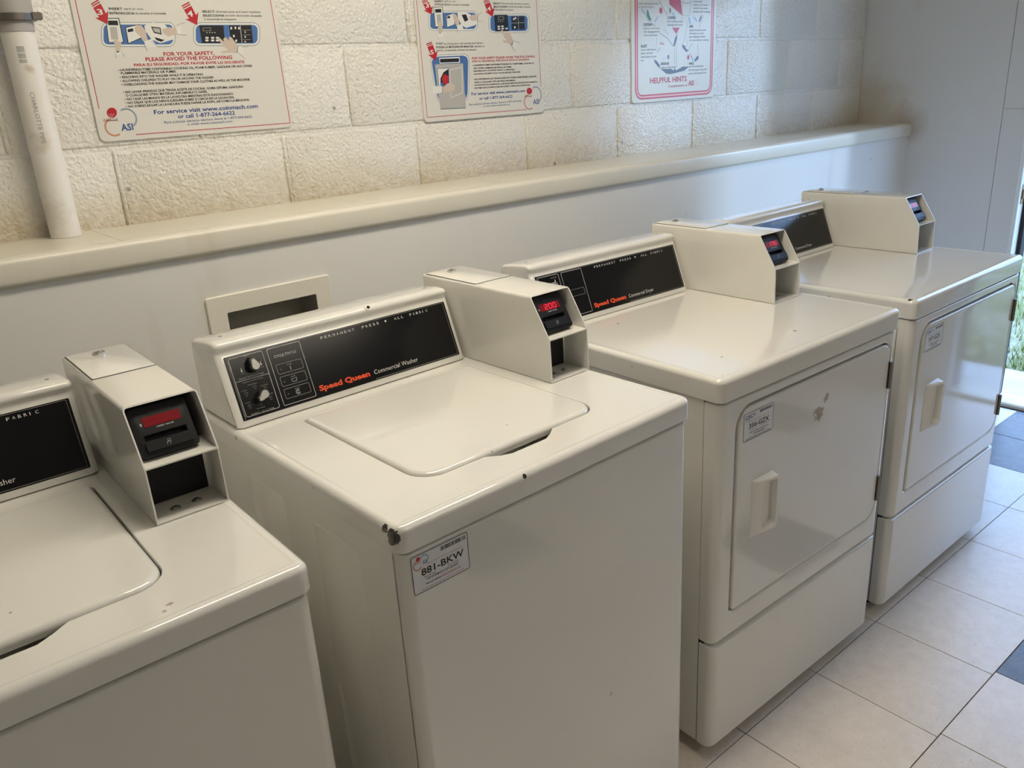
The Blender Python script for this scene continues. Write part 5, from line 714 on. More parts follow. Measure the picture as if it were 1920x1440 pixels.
make_sign('hints_sign', 'ivory laundry stain hints poster with red double border and shirt drawing', SIGN3, 2.239, 1.386, -0.011, 0.447, SH, M['sign_plate_c'], hints)

# ================================================================== the machines
def card_icon(p, key, cu, cv, s, lay=3):
    p.stroke(key, [(cu - .2 * s, cv + .1 * s), (cu - .2 * s, cv + .8 * s), (cu + .5 * s, cv + .8 * s), (cu + .5 * s, cv), (cu + .25 * s, cv)], s * .11, lay)
    p.stroke(key, [(cu - .55 * s, cv - .6 * s), (cu - .6 * s, cv - .1 * s), (cu - .2 * s, cv + .35 * s), (cu, cv + .3 * s), (cu, cv - .1 * s), (cu + .1 * s, cv + .3 * s), (cu + .2 * s, cv - .6 * s)], s * .1, lay)

SEG = {'0': 'abcdef', '1': 'bc', '2': 'abged', '3': 'abgcd', '4': 'fgbc', '5': 'afgcd', '6': 'afgedc', '7': 'abc', '8': 'abcdefg', '9': 'abcdfg'}
def seven(p, key, s, u, v, w, h, lay=4):
    t = h * 0.13
    for ch in s:
        if ch == '.':
            p.rect(key, u - w * 0.18, v, u - w * 0.18 + t, v + t, lay); continue
        if ch != ' ':
            a = {'a': ((u, v + h), (u + w, v + h)), 'g': ((u, v + h / 2), (u + w, v + h / 2)), 'd': ((u, v), (u + w, v)), 'f': ((u, v + h / 2), (u, v + h)), 'b': ((u + w, v + h / 2), (u + w, v + h)), 'e': ((u, v), (u, v + h / 2)), 'c': ((u + w, v), (u + w, v + h / 2))}
            for sg in SEG[ch]:
                p.stroke(key, list(a[sg]), t, lay)
        u += w * 1.55

def payment_box(par, x0, x1, zt, digits, hollow=False):
    """sheet metal box, open towards the user, that holds the card reader"""
    t = 0.0022
    yb, z1 = 0.645, zt + 0.166
    def sweep(off):
        """cross-section of the bent sheet in x, z: up the left cheek, over the top, down the right cheek"""
        r = 0.006 - off; pts = []
        xa, xb, zz = x0 + off, x1 - off, z1 - off
        for z in (zt + 0.001, zt + 0.044, zt + 0.087, zt + 0.125):
            pts.append((xa, z))
        pts += [(xa + r * (1 - math.cos(math.radians(a))), zz - r * (1 - math.sin(math.radians(a)))) for a in (0, 22, 45, 68, 90)]
        pts += [(xb - r * (1 - math.cos(math.radians(a))), zz - r * (1 - math.sin(math.radians(a)))) for a in (90, 68, 45, 22, 0)]
        for z in (zt + 0.125, zt + 0.087, zt + 0.044, zt + 0.001):
            pts.append((xb, z))
        return pts
    def yfront(z):
        s = z - zt
        return 0.2465 + 0.0025 * s / 0.087 if s < 0.087 else 0.2490 + 0.0495 * (s - 0.087) / 0.079
    so, si = sweep(0.0), sweep(t)
    n = len(so)
    vs = [(p[0], yfront(p[1]), p[1]) for p in so] + [(p[0], yb, p[1]) for p in so] + [(p[0], yfront(p[1]), p[1]) for p in si] + [(p[0], yb, p[1]) for p in si]
    fs = []
    for i in range(n - 1):
        fs += [(i, i + 1, n + i + 1, n + i), (2 * n + i, 2 * n + i + 1, 3 * n + i + 1, 3 * n + i), (i, i + 1, 2 * n + i + 1, 2 * n + i), (n + i, n + i + 1, 3 * n + i + 1, 3 * n + i)]
    for i in (0, n - 1):
        fs.append((i, n + i, 3 * n + i, 2 * n + i))
    b = MB().add(vs, fs)
    def plate(pts):
        b.loft([[(x, p[0], p[1]) for p in pts] for x in (x0 + 0.0012, x1 - 0.0012)])
    plate([(0.2470, zt + 0.001), (yb, zt + 0.001), (yb, zt + 0.001 + t), (0.2470, zt + 0.001 + t)])
    plate([(0.2492, zt + 0.087), (0.312, zt + 0.089), (0.312, zt + 0.089 - t), (0.2492, zt + 0.087 - t)])
    plate([(yb - t, zt + 0.001), (yb, zt + 0.001), (yb, z1 - 0.004), (yb - t, z1 - 0.004)])
    box = b.build('payment_box', M['enamel_cream'], par, angle=25)
    # inner cheek and rear frame of the lower pocket
    if not hollow:
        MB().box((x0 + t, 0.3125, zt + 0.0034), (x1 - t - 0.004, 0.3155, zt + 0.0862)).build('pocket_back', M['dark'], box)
        MB().box((x1 - t - 0.004, 0.3120, zt + 0.0034), (x1 - t, 0.3165, zt + 0.0862)).build('pocket_frame', M['enamel_cream'], box)
    else:
        MB().box((x0 + t, 0.50, zt + 0.003), (x1 - t, 0.504, zt + 0.086)).build('pocket_back', M['enamel_cream'], box)
        for k, (xx, yy) in enumerate(((x0 + 0.060, 0.33), (x0 + 0.066, 0.36))):
            MB().tube([(xx, yy, zt + 0.086), (xx + 0.002, yy + 0.01, zt + 0.05), (xx - 0.003, yy, zt + 0.022), (xx - 0.02, yy - 0.02, zt + 0.010), (xx - 0.045, yy - 0.01, zt + 0.007)], 0.0016, 6).build('wire', M['black_rubber'], box)
    for xx, yy in ((x0 + 0.036, 0.276), (x0 + 0.068, 0.278)):
        disc((xx, yy, zt + 0.0032), 0.0075, (0, 0, 1), 0.002, 16, 0.0025).build('bolt', M['steel'], box)
    # access door with lock on top
    g = MB().box((x0 + 0.004, 0.466, z1 + 0.0001), (x1 - 0.004, yb - 0.004, z1 + 0.0006)).build('door_gap', M['dark'], box)
    ring = lambda i, z: up(rr(x0 + 0.005 + i, x1 - 0.005 - i, 0.467 + i, yb - 0.005 - i, 0.002, 3, 1), z)
    MB().loft([ring(0, z1 + 0.0002), ring(0, z1 + 0.0013), ring(0.0006, z1 + 0.0018)]).build('access_door', M['enamel_cream'], box)
    disc((x0 + 0.050, 0.605, z1 + 0.0016), 0.0105, (0, 0, 1), 0.004, 24).build('lock', M['chrome'], box)
    disc((x0 + 0.050, 0.605, z1 + 0.0056), 0.0058, (0, 0, 1), 0.0010, 16).build('lock_core', M['steel'], box)
    MB().box((x0 + 0.0495, 0.6015, z1 + 0.0064), (x0 + 0.0505, 0.6085, z1 + 0.0069)).build('key_slot', M['dark'], box)
    # card reader, tilted like the box front
    dv = Vector((0, 0.0495, 0.079)).normalized(); nv = Vector((0, -dv.z, dv.y)); o = Vector((0, 0.2738, zt + 0.1265)) - nv * 0.012 + dv * 0.004
    def P3(u, v, w): return tuple(Vector((u, 0, 0)) + o + dv * v + nv * w)
    ua, ub, va, vb = x0 + 0.006, x1 - 0.017, -0.034, 0.041
    def rdr(rings):
        return MB().loft([[P3(p[0], p[1], w) for p in r] for r, w in rings])
    R_ = lambda i, rad=0.006: rr(ua + i, ub - i, va + i, vb - i, rad, 4, 3)
    # small side lugs are part of the outline
    slot = lambda i: rr(ua + 0.012 + i, ub - 0.012 - i, -0.010 + i, -0.0035 - i, 0.001, 4, 3)
    rings = [(R_(0), -0.05), (R_(0), -0.003), (R_(0.001), -0.0008), (R_(0.003), 0.0), (slot(-0.0015), 0.0), (slot(0), -0.002), (slot(0), -0.012)]
    rd = rdr(rings).build('card_reader', M['black_plastic'], box, angle=30)
    MB().loft([[P3(p[0], p[1], w) for p in rr(ua + 0.009, ub - 0.007, -0.027, -0.0125, 0.002, 3, 1)] for w in (0.0, 0.0035, 0.0045)]).build('card_lip', M['black_plastic'], box, angle=30)
    MB().loft([[P3(p[0], p[1], w) for p in rr(ua + 0.016, ua + 0.068, 0.009, 0.0235, 0.0006, 3, 1)] for w in (-0.001, 0.0006)]).build('display', M['display_off'], box)
    p = Print(o, (1, 0, 0), tuple(dv), tuple(nv))
    p.text('w', 'CARD VALUE', ua + 0.032, ua + 0.056, 0.0052, 0.0022, True, 2)
    p.text('w', '$', ua + 0.0115, ua + 0.0142, 0.0125, 0.0036, True, 2)
    p.text('f', 'CARDMATE BY ESD', ua + 0.028, ua + 0.060, 0.0285, 0.0018, False, 2)
    if digits:
        seven(p, 'd', digits, ua + 0.029, 0.0115, 0.0070, 0.0096, 14)
    p.build({'w': 'lettering', 'f': 'lettering', 'd': 'lit_digits'}, {'w': M['print_white'], 'f': M['print_faint'], 'd': M['digit']}, box)
    q = Print(Vector(o) + nv * 0.0045, (1, 0, 0), tuple(dv), tuple(nv))
    card_icon(q, 'w', ua + 0.040, -0.0205, 0.0052, 1)
    q.build('card_symbol', {'w': M['print_white']}, box)
    return box

def offset_poly(pts, d):
    n = len(pts); out = []
    ar = sum(pts[i][0] * pts[(i + 1) % n][1] - pts[(i + 1) % n][0] * pts[i][1] for i in range(n))
    sg = 1 if ar > 0 else -1
    for i in range(n):
        p0, p1, p2 = Vector(pts[i - 1]), Vector(pts[i]), Vector(pts[(i + 1) % n])
        e1 = (p1 - p0).normalized(); e2 = (p2 - p1).normalized()
        n1 = Vector((-e1.y, e1.x)) * sg; n2 = Vector((-e2.y, e2.x)) * sg
        b = (n1 + n2)
        b = b / max(0.35, b.length_squared / 2) / 1.0 if b.length > 1e-6 else n1
        out.append(tuple(p1 + b * d * 0.5 * (1 if b.length < 4 else 1)))
    return out

FA = (0.508, 0.0130)            # fascia base line: depth, height above the worktop
FD = Vector((0, 0.041, 0.108)).normalized()
FN = Vector((0, -FD.z, FD.y))
def console(par, x0, x1, zt, kind, shift=0.0):
    pr = [(0.5040, 0.0012), (0.5040, 0.0030), (0.5500, 0.1240), (0.5525, 0.1300), (0.5518, 0.1345), (0.5495, 0.1385), (0.5488, 0.1420), (0.5500, 0.1458), (0.5535, 0.1485), (0.5600, 0.1500), (0.5750, 0.1505), (0.6440, 0.1430), (0.6540, 0.1400), (0.6585, 0.1340), (0.6600, 0.1240), (0.6600, 0.0012)]
    def ring(x, d):
        q = offset_poly(pr, d) if d else pr
        return [(x, p[0], zt + max(p[1], 0.0012)) for p in q]
    R = 0.012
    xs = []
    for k in range(7):
        a = math.radians(90 * k / 6)
        xs.append((R * (1 - math.sin(a)), R * (1 - math.cos(a))))
    rings = [ring(x0 + e, i) for i, e in [(R * (1 - math.sin(math.radians(15 * k))), R * (1 - math.cos(math.radians(15 * k)))) for k in range(7)]]
    rings += [ring(x1 - e, i) for i, e in [(R * (1 - math.sin(math.radians(15 * k))), R * (1 - math.cos(math.radians(15 * k)))) for k in range(6, -1, -1)]]
    con = MB().loft(rings).build('control_panel', M['enamel'], par, angle=38)
    o = Vector((x0, FA[0], zt + FA[1]))
    a0, a1 = 0.0212 - x0 + shift, 0.5106 - x0 + shift          # fascia from a0 to a1, height 0..0.117
    def P3(u, v, w): return tuple(o + Vector((u, 0, 0)) + FD * v + FN * w)
    MB().loft([[P3(p[0], p[1], w) for p in rr(a0, a1, -0.001, 0.1165, 0.002, 3, 1)] for w in (-0.003, 0.0006)]).build('fascia', M['black_gloss'], con)
    p = Print(Vector(o) + FN * 0.0006, (1, 0, 0), tuple(FD), tuple(FN))
    d = -0.012 + 0.0  # measured x minus console start
    U = lambda x: x - x0 + shift
    # double outline running round the whole fascia
    p.stroke('g', [(U(.026), .001), (U(.026), .1145), (U(.506), .1145), (U(.506), .0015), (U(.30), .0015)], 0.0008, 1)
    p.frame('w', U(.0285), .0045, U(.093), .112, .0035, .0008, 1)
    p.frame('w', U(.102), .0045, U(.168), .112, .0025, .0008, 1)
    def spaced(s, u0, u1, v, h):
        w = (u1 - u0) / (len(s) - 0.45)
        for i, ch in enumerate(s):
            if ch == ' ': continue
            if ch == '•':
                p.poly('w', [(U(u0 + i * w + .001) + .0022 * math.cos(k * .7854), v + h / 2 + .0022 * math.sin(k * .7854)) for k in range(8)], 1)
            else:
                p.text('w', ch, U(u0 + i * w), U(u0 + i * w + (w * 0.58 if ch != 'I' else w * .16)), v, h, False, 1)
    spaced('PERMANENT', .212, .286, .1045, .0052)
    spaced('PRESS', .304, .343, .1045, .0052)
    spaced('•', .3585, .366, .1045, .0052)
    spaced('ALL', .381, .403, .1045, .0052)
    spaced('FABRIC', .419, .464, .1045, .0052)
    p.text('o', 'Speed Queen', U(.178), U(.290), .0110, .0098, 0.045, 1)
    p.text('w', 'Commercial ' + ('Washer' if kind == 'washer' else 'Dryer'), U(.300), U(.406 if kind == 'washer' else .393), .0108, .0088, False, 1)
    def thermo(u, v, s):
        p.stroke('w', [(u, v), (u, v + .0055 * s)], .0012, 1); p.poly('w', [(u + .0018 * math.cos(k * .6283), v + .0018 * math.sin(k * .6283)) for k in range(10)], 1)
    if kind == 'washer':
        p.text('w', 'CYCLE STATUS', U(.112), U(.156), .0930, .0048, False, 1)
        for k, (nm, v0) in enumerate((('IN USE', .062), ('RINSE', .0385), ('SPIN', .0150))):
            p.frame('g', U(.110), v0, U(.161), v0 + .018, .002, .0007, 1)
            p.text('g', nm, U(.131), U(.140), v0 + .0125, .0022, False, 1)
            p.poly('f', [(U(.1165) + .0016 * math.cos(a * .7854), v0 + .008 + .0016 * math.sin(a * .7854)) for a in range(8)], 1)
            if k == 0: p.stroke('w', [(U(.136), v0 + .003), (U(.136), v0 + .010)], .0008, 1)
            if k == 1: p.stroke('w', [(U(.1305), v0 + .0095), (U(.132), v0 + .004), (U(.140), v0 + .004), (U(.1415), v0 + .0095)], .0007, 1, True)
            if k == 2:
                p.arc('w', U(.136), v0 + .007, .0042, 30, 340, .0007, 1); p.arc('w', U(.136), v0 + .007, .0022, 30, 360, .0007, 1)
        p.text('g', 'WASH TEMPERATURE', U(.036), U(.084), .0712, .0030, False, 1)
        p.stroke('w', [(U(.0285), .0690), (U(.093), .0690)], .0006, 1)
        p.text('g', '* ENERGY SAVING CYCLES', U(.040), U(.080), .0640, .0018, False, 1)
        thermo(U(.046), .0860, 1); thermo(U(.062), .1010, 1); thermo(U(.084), .0890, 1)
        p.text('g', 'HOT', U(.0435), U(.0490), .0800, .0018, False, 1); p.text('g', 'WARM', U(.058), U(.067), .1090, .0018, False, 1); p.text('g', 'COLD', U(.081), U(.088), .0830, .0018, False, 1)
        for s, u, v in (('*NORMAL', .033, .0500), ('*PERM PRESS', .048, .0575), ('*DELICATE', .070, .0500), ('NORMAL', .034, .0280), ('DELICATE', .076, .0320), ('PERM PRESS', .051, .0125)):
            p.text('g', s, U(u), U(u + .0016 * len(s)), v, .0019, False, 1)
        def garment(u, v):
            s = .0032
            p.stroke('g', [(u - s, v + s * .6), (u - s * .3, v + s), (u + s * .3, v + s), (u + s, v + s * .6), (u + s * .6, v), (u + s * .45, v + s * .2), (u + s * .45, v - s), (u - s * .45, v - s), (u - s * .45, v + s * .2), (u - s * .6, v)], .0005, 1, True)
        for u, v in ((.041, .0440), (.060, .0520), (.078, .0445), (.040, .0215), (.082, .0255), (.060, .0175)): garment(U(u), v)
        p.text('g', 'FABRIC SELECTOR', U(.039), U(.083), .0050, .0032, False, 1)
        for (u, v, ang) in ((.067, .0880, 100), (.067, .0350, 215)):
            # teardrop pointer knob standing on the fascia
            a = math.radians(ang); prof_ = []
            rk = .0080
            for k in range(24):
                t_ = 2 * math.pi * k / 24
                rad = rk * (1 + 0.95 * max(0.0, math.cos(t_)) ** 7)
                prof_.append((U(u) + rad * math.cos(t_ + a), v + rad * math.sin(t_ + a)))
            sk = [[P3(U(u) + (q[0] - U(u)) * s, v + (q[1] - v) * s, w) for q in prof_] for s, w in ((1.25, 0.0008), (1.12, 0.006), (1.0, 0.0095))]
            MB().loft(sk).build('knob_skirt', M['black_plastic'], con)
            cp = [[P3(U(u) + (q[0] - U(u)) * s, v + (q[1] - v) * s, w) for q in prof_] for s, w in ((0.98, 0.0095), (0.96, 0.0185), (0.84, 0.0200))]
            MB().loft(cp).build('knob', M['steel'], con)
    else:
        p.frame('g', U(.110), .050, U(.161), .066, .002, .0006, 1)
        p.text('g', 'HIGH', U(.036), U(.046), .098, .0030, False, 1); p.text('g', 'DELICATE', U(.068), U(.086), .104, .0024, False, 1); thermo(U(.079), .0960, .8)
        p.text('g', 'TEMPERATURE', U(.040), U(.080), .0660, .0030, False, 1)
        a = math.radians(90)
        for (u, v) in ((.062, .0850),):
            sk = [[P3(U(u) + r * math.cos(t * .2618), v + r * math.sin(t * .2618), w) for t in range(24)] for r, w in ((.012, .0008), (.0105, .006), (.009, .0095))]
            MB().loft(sk).build('knob_skirt', M['black_plastic'], con)
            cp = [[P3(U(u) + r * math.cos(t * .2618), v + r * math.sin(t * .2618), w) for t in range(24)] for r, w in ((.0088, .0095), (.0086, .0180), (.0074, .0195))]
            MB().loft(cp).build('knob', M['steel'], con)
    p.build({'w': 'lettering', 'g': 'line_print', 'o': 'brand_lettering', 'f': 'indicator'}, {'w': M['print_white'], 'g': M['print_grey'], 'o': M['print_orange'], 'f': M['print_faint']}, con)
    # screw holes along the top
    for u, y in ((0.035, 0.600), (x1 - x0 - 0.028, 0.590)):
        disc((x0 + u, y, zt + 0.1505 - (y - 0.575) * 0.1087), 0.0035, (0, 0.1, 1), 0.0004, 12).build('screw_hole', M['dark'], con)
    if kind == 'washer':
        disc((0.3270, 0.5515, zt + 0.1478), 0.0066, (0, -0.75, 0.66), 0.0008, 16).build('grommet', M['plastic_white'], con)
        disc((0.3270, 0.5508, zt + 0.1486), 0.0036, (0, -0.75, 0.66), 0.0007, 14).build('screw_hole', M['dark'], con)
    return con

def barcode(p, key, u0, u1, v0, v1, n=34, seed=3):
    r = random.Random(seed); u = u0; w = (u1 - u0) / n
    while u < u1 - w:
        a = w * r.choice((0.5, 0.8, 1.2)); p.rect(key, u, v0, min(u + a, u1), v1, 2); u += a + w * r.choice((0.45, 0.7, 0.9))

def sticker(par, x0, z0, y, code, style):
    w, h = 0.100, 0.0615
    MB().loft([fr(rr(x0 + i, x0 + w - i, z0 + i, z0 + h - i, 0.004, 4, 1), y - d) for i, d in ((0, 0), (0, 0.00025))]).build('number_label', M['label'], par)
    p = Print((x0, y - 0.00025, z0), (1, 0, 0), (0, 0, 1), (0, -1, 0))
    p.frame('k', 0.0009, 0.0009, w - 0.0009, h - 0.0009, 0.0035, 0.0011, 1)
    if style == 'old':
        barcode(p, 'k', .051, .095, .0505, .0570)
        p.text('k', code, .0155, .0905, .0262, .0105, True, 2)
        p.poly('r', [(.0125 + .0035 * math.cos(k * .5236), .0545 + .0035 * math.sin(k * .5236)) for k in range(12)], 2)
        p.arc('l', .0225, .0505, .0065, -60, 150, .0018, 1); p.arc('o', .0110, .0450, .0070, 90, 320, .0018, 1)
        p.text('b', 'ASI', .0195, .0265, .0435, .0055, True, 3)
        p.stroke('r', [(.0065, .0492), (.0165, .0492)], .0010, 2)
        p.text('r', 'Please call this number to report service', .0260, .0890, .0408, .0019, False, 2)
        p.text('k', 'For Service:', .0200, .0400, .0212, .0030, False, 2); p.text('k', 'Para Servicio:', .0610, .0810, .0215, .0030, False, 2)
        p.text('k', '1-877-COINMACH (1-877-264-6622)', .0230, .0790, .0165, .0032, True, 2)
        p.text('k', 'Visit our website:', .0210, .0480, .0098, .0028, True, 2); p.text('r', 'www.coinmach.com', .0495, .0830, .0098, .0028, True, 2)
        p.text('k', 'For service please have machine number ready when calling', .0130, .0890, .0040, .0017, False, 2)
    else:
        p.text('b', 'CSC', .0045, .0300, .0480, .0080, True, 2)
        p.text('b', 'CSC', .0048, .0303, .0480, .0080, True, 3)
        p.poly('b', [(.0325, .0530), (.0345, .0580), (.0365, .0530), (.0345, .0490)], 2)
        p.text('b', 'ServiceWorks', .0048, .0230, .0430, .0030, False, 2)
        barcode(p, 'k', .0530, .0950, .0515, .0570, seed=5)
        p.text('k', 'Please call this number to report service', .0190, .0840, .0405, .0017, False, 2)
        p.text('k', code, .0185, .0850, .0260, .0100, True, 2)
        p.text('k', 'For Service:', .0215, .0400, .0200, .0026, False, 2); p.text('k', 'Para Servicio:', .0610, .0830, .0215, .0026, False, 2)
        p.text('k', 'Visit our website: www.cscsw.com', .0205, .0830, .0150, .0028, True, 2)
        p.text('k', '1-877-264-6622', .0330, .0710, .0090, .0036, True, 2)
        for v in (.0048, .0028):
            p.stroke('k', [(.0080, v), (.0930, v)], .0007, 1)
    p.build('lettering', INKM, par)

def worktop(par, W, D, z0, zt, mat, hole=None):
    """pressed steel top with rounded edges, a fine crease and, for a washer, the opening for the lid"""
    def ring(i, z, r=0.018, n=None):
        return up(rr(i, W - i, i, D - i, max(r - i, 0.003), 6, 16), z)
    rings = [ring(0.004, z0 + 0.0005), ring(0.0008, z0), ring(0.0, z0 + 0.0012), ring(0.0, zt - 0.011)]
    for k in range(1, 6):
        a = math.radians(18 * k)
        rings.append(ring(0.011 * (1 - math.cos(a)), zt - 0.011 + 0.011 * math.sin(a)))
    rings += [ring(0.0145, zt), ring(0.0165, zt - 0.0006), ring(0.0190, zt - 0.0010)]
    if not hole:
        rings.append(ring(0.03, zt - 0.0010))
        return MB().loft(rings, False, True).build('top_panel', mat, par, angle=40, wn_mod=True)
    hx0, hx1, hy0, hy1, rad, fn = hole
    def hr(i, z):
        return up(rr(hx0 + i, hx1 - i, hy0 + i, hy1 - i, tuple(max(r - i, 0.002) for r in rad), 6, 16, fn), z)
    rings += [hr(-0.0035, zt - 0.0010), hr(-0.0012, zt - 0.0016), hr(0.0, zt - 0.0040), hr(0.0, zt - 0.022)]
    return MB().loft(rings, False, False).build('top_panel', mat, par, angle=40, wn_mod=True)

def wrap_panel(x0, x1, z0, z1, R, rb, depth, y0=0.0, hole=None):
    """front sheet that folds round the two front corners; hole = rounded outline of a door recess"""
    rings = []
    def ring(ix, iz, y):
        return fr(rr(x0 + ix, x1 - ix, z0 + iz, z1 - iz, 0.0025, 6, 4), y)
    rings.append(ring(0.0015, rb, y0 + depth)); rings.append(ring(0.0, 0.0012, y0 + depth)); rings.append(ring(0.0, 0.0, y0 + depth - 0.003)); rings.append(ring(0, 0, y0 + R))
    for k in range(1, 8):
        a = math.radians(90 * k / 7)
        rings.append(ring(R * (1 - math.cos(a)), rb * (1 - math.cos(a)), y0 + R * (1 - math.sin(a))))
    if hole:
        hx0, hx1, hz0, hz1, rad = hole
        def hr(i, y): return fr(rr(hx0 + i, hx1 - i, hz0 + i, hz1 - i, tuple(max(r - i, 0.003) for r in rad), 6, 4), y)
        rings += [hr(-0.006, y0), hr(-0.0035, y0 + 0.0007), hr(-0.0012, y0 + 0.0030), hr(0.0, y0 + 0.006), hr(0.0, y0 + 0.013), hr(0.012, y0 + 0.013)]
        return MB().loft(rings, False, False)
    return MB().loft(rings, False, True)

def feet(par, W, D, zfloor):
    for x in (0.06, W - 0.06):
        for y in (0.07, D - 0.06):
            MB().tube([(x, y, zfloor), (x, y, zfloor + 0.008), (x, y, zfloor + 0.009), (x, y, 0.05)], [0.021, 0.021, 0.010, 0.010], 14).build('foot', M['black_rubber'], par)

def washer(label, loc, rz, top_mat, digits, code):
    e = empty('washing_machine', loc, rz)
    tag(e, label, 'washing machine', 'washers in the row')
    W, D, ZT, Z0 = 0.643, 0.690, 0.9077, 0.8674
    zf = -loc[2]
    feet(e, W, D, zf + 0.0005)
    # cabinet with its embossed side panels
    cb = MB().loft([up(rr(0.0040, W - 0.0040, 0.0248, D - 0.004, (0.002, 0.002, 0.01, 0.01), 4, 2), z) for z in (0.03, Z0 + 0.003)])
    cab = cb.build('cabinet', M['enamel'], e, angle=40)
    for ya, yb, za, zb in ((0.352, 0.486, 0.10, 0.832), (0.117, 0.252, 0.10, 0.826)):
        for sx, xs in ((-1, 0.0045), (1, W - 0.0045)):
            def rg(i, d): return [(xs + sx * d, p[0], p[1]) for p in rr(ya + i, yb - i, za + i, zb - i, 0.012, 4, 2)]
            MB().loft([rg(0, -0.001), rg(0, 0.0005), rg(0.0025, 0.0012)]).build('embossed_panel', M['enamel'], cab, angle=60)
    wrap_panel(0.003, W - 0.003, 0.035, Z0 - 0.0025, 0.020, 0.008, 0.0195, 0.004).build('front_panel', M['enamel'], e, angle=40, wn_mod=True)
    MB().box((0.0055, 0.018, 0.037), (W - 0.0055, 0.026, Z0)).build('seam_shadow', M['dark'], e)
    def notch(x):
        lo, hi, dep = 0.226, 0.382, 0.023
        if x <= lo or x >= hi: return 0.0
        s = min((x - lo) / 0.038, (hi - x) / 0.038, 1.0)
        return -dep * (s * s * (3 - 2 * s))
    hole = (0.1110, 0.4985, 0.0930, 0.4640, (0.044, 0.044, 0.012, 0.012), notch)
    worktop(e, W, D, Z0, ZT, top_mat, hole)
    MB().box((0.09, 0.05, ZT - 0.045), (0.52, 0.50, ZT - 0.043)).build('lid_gap_shadow', M['dark'], e)  # dark sheet under the lid, colours the gap as deep shade
    g = 0.0022
    zl = ZT + 0.0030
    def lr(i, z): return up(rr(hole[0] + g + i, hole[1] - g - i, hole[2] + g + i, hole[3] - g - i, tuple(max(r - g - i, 0.002) for r in hole[4]), 6, 4), z)
    lid = MB().loft([lr(0.0012, ZT - 0.0125), lr(0.0, ZT - 0.0110)] + [lr(0.009 * (1 - math.cos(math.radians(a))), zl - 0.008 + 0.008 * math.sin(math.radians(a))) for a in (0, 15, 30, 45, 60, 75, 90)] + [lr(0.018, zl)]).build('lid', top_mat, e, angle=50, wn_mod=True)
    lid['label'] = 'hinged loading lid'
    console(e, 0.0075, 0.5215, ZT, 'washer')
    payment_box(e, 0.531, 0.636, ZT - 0.001, digits)
    if code:
        sticker(e, 0.0185, 0.7945, 0.0038, code, 'old')
    return e

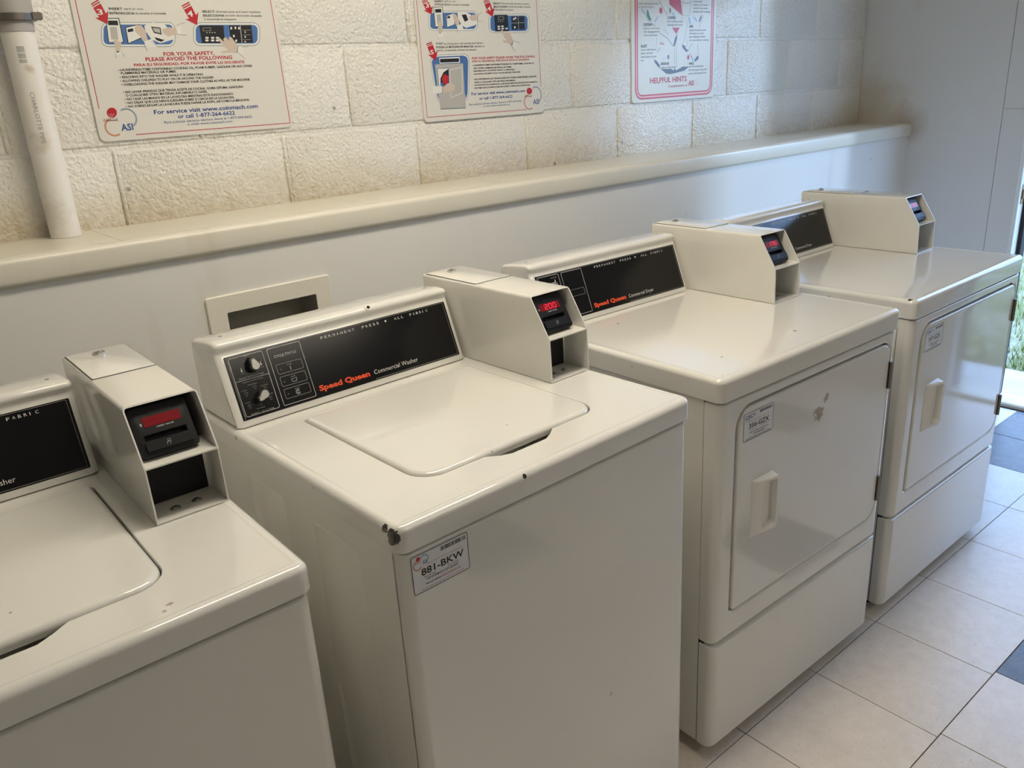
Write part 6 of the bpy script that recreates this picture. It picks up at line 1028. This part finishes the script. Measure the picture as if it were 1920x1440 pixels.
def dryer(label, loc, rz, top_mat, door_mat, digits, code, hollow):
    e = empty('clothes_dryer', loc, rz)
    tag(e, label, 'clothes dryer', 'dryers in the row')
    W, D, ZT, Z0 = 0.683, 0.715, 0.9148, 0.8671
    zf = -loc[2]
    feet(e, W, D, zf + 0.0005)
    MB().loft([up(rr(0.0040, W - 0.0040, 0.0425, D - 0.004, (0.002, 0.002, 0.01, 0.01), 4, 2), z) for z in (0.036, Z0 + 0.003)]).build('cabinet', M['enamel'], e, angle=40)
    hole = (0.0575, 0.6525, 0.3720, 0.8400, (0.012, 0.046, 0.030, 0.046))
    up_ = wrap_panel(0.003, W - 0.003, 0.3125, Z0 - 0.0025, 0.021, 0.007, 0.0375, 0.003, hole).build('front_panel', M['enamel'], e, angle=40, wn_mod=True)
    wrap_panel(0.003, W - 0.003, 0.0345, 0.3065, 0.021, 0.007, 0.0375, 0.002).build('kick_panel', M['enamel'], e, angle=40, wn_mod=True)
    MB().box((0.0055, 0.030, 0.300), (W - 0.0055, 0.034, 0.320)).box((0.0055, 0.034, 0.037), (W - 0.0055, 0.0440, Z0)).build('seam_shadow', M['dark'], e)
    g = 0.004
    def drg(i, y): return fr(rr(hole[0] + g + i, hole[1] - g - i, hole[2] + g + i, hole[3] - g - i, tuple(max(r - g - i, 0.003) for r in hole[4]), 6, 4), y)
    rr_ = 0.005
    door = MB().loft([drg(0, 0.0145)] + [drg(rr_ * (1 - math.cos(math.radians(a))), 0.0005 + rr_ * (1 - math.sin(math.radians(a)))) for a in (0, 22, 45, 68, 90)] + [drg(0.02, 0.0005)]).build('door', door_mat, e, angle=50, wn_mod=True)
    MB().loft([fr(rr(hole[0] + .001, hole[1] - .001, hole[2] + .001, hole[3] - .001, tuple(max(r, 0.003) for r in hole[4]), 6, 4), y) for y in (0.0150, 0.0160)]).build('door_groove_shadow', M['dark'], e)  # dark backing that paints shade into the groove round the door
    # moulded pull
    hx0, hx1, hz0, hz1 = 0.112, 0.186, 0.532, 0.668
    def slant(ring, ylo, yhi):
        return [(p[0], ylo + (p[0] - hx0) / (hx1 - hx0) * (yhi - ylo), p[1]) for p in ring]
    rings = [fr(rr(hx0, hx1, hz0, hz1, 0.004, 5, 3), 0.0004), fr(rr(hx0 + .002, hx1 - .0005, hz0 + .002, hz1 - .002, 0.004, 5, 3), -0.002),
             slant(rr(hx0 + .010, hx1 - .0015, hz0 + .006, hz1 - .005, 0.005, 5, 3), -0.0030, -0.0170), slant(rr(hx0 + .013, hx1 - .003, hz0 + .008, hz1 - .007, 0.005, 5, 3), -0.0038, -0.0182),
             slant(rr(hx0 + .029, hx1 - .006, hz0 + .013, hz1 - .012, (0.013, 0.013, 0.006, 0.006), 5, 3), -0.0034, -0.0178), fr(rr(hx0 + .034, hx1 - .0075, hz0 + .019, hz1 - .014, (0.012, 0.012, 0.006, 0.006), 5, 3), -0.0008)]
    h = MB().loft(rings, False, True).build('handle', M['plastic_white'], door, angle=45)
    for z in (0.7225, 0.4200):
        hb = MB().tube([(0.6505, -0.0030, z), (0.6505, -0.0030, z + 0.066)], 0.0042, 10)
        hb.box((0.6440, 0.0, z), (0.6570, 0.0030, z + 0.066)).build('hinge', M['hinge'], door)
    sticker(door, 0.0750, 0.7640, 0.0003, code, 'new')
    worktop(e, W, D, Z0, ZT, top_mat)
    console(e, 0.0035, 0.5175, ZT - 0.001, 'dryer', -0.003)
    payment_box(e, 0.5345, 0.6400, ZT - 0.001, digits, hollow)
    return e

washer('nearest white top-loading washer at the left edge with a blank red display', (-0.285, 0.806, -0.004), 0.0, M['enamel_washer_top_b'], '', None)
washer('white top-loading washer numbered 881-BKW with a rust-chipped front corner', (0.4694, 0.7774, 0.0066), 0.0319, M['enamel_washer_top'], '2.00', '881-BKW')
dryer('white front-loading dryer numbered 356-GZX with peeled residue on its door', (1.2021, 0.8006, 0.0024), -0.0133, M['enamel_dryer_top'], M['enamel_door'], '1.75', '356-GZX', True)
dryer('white front-loading dryer numbered 357-GZX, last in the row beside the open doorway', (1.9761, 0.8006, -0.0026), 0.0055, M['enamel_dryer_top_b'], M['enamel'], '1.75', '357-GZX', True)
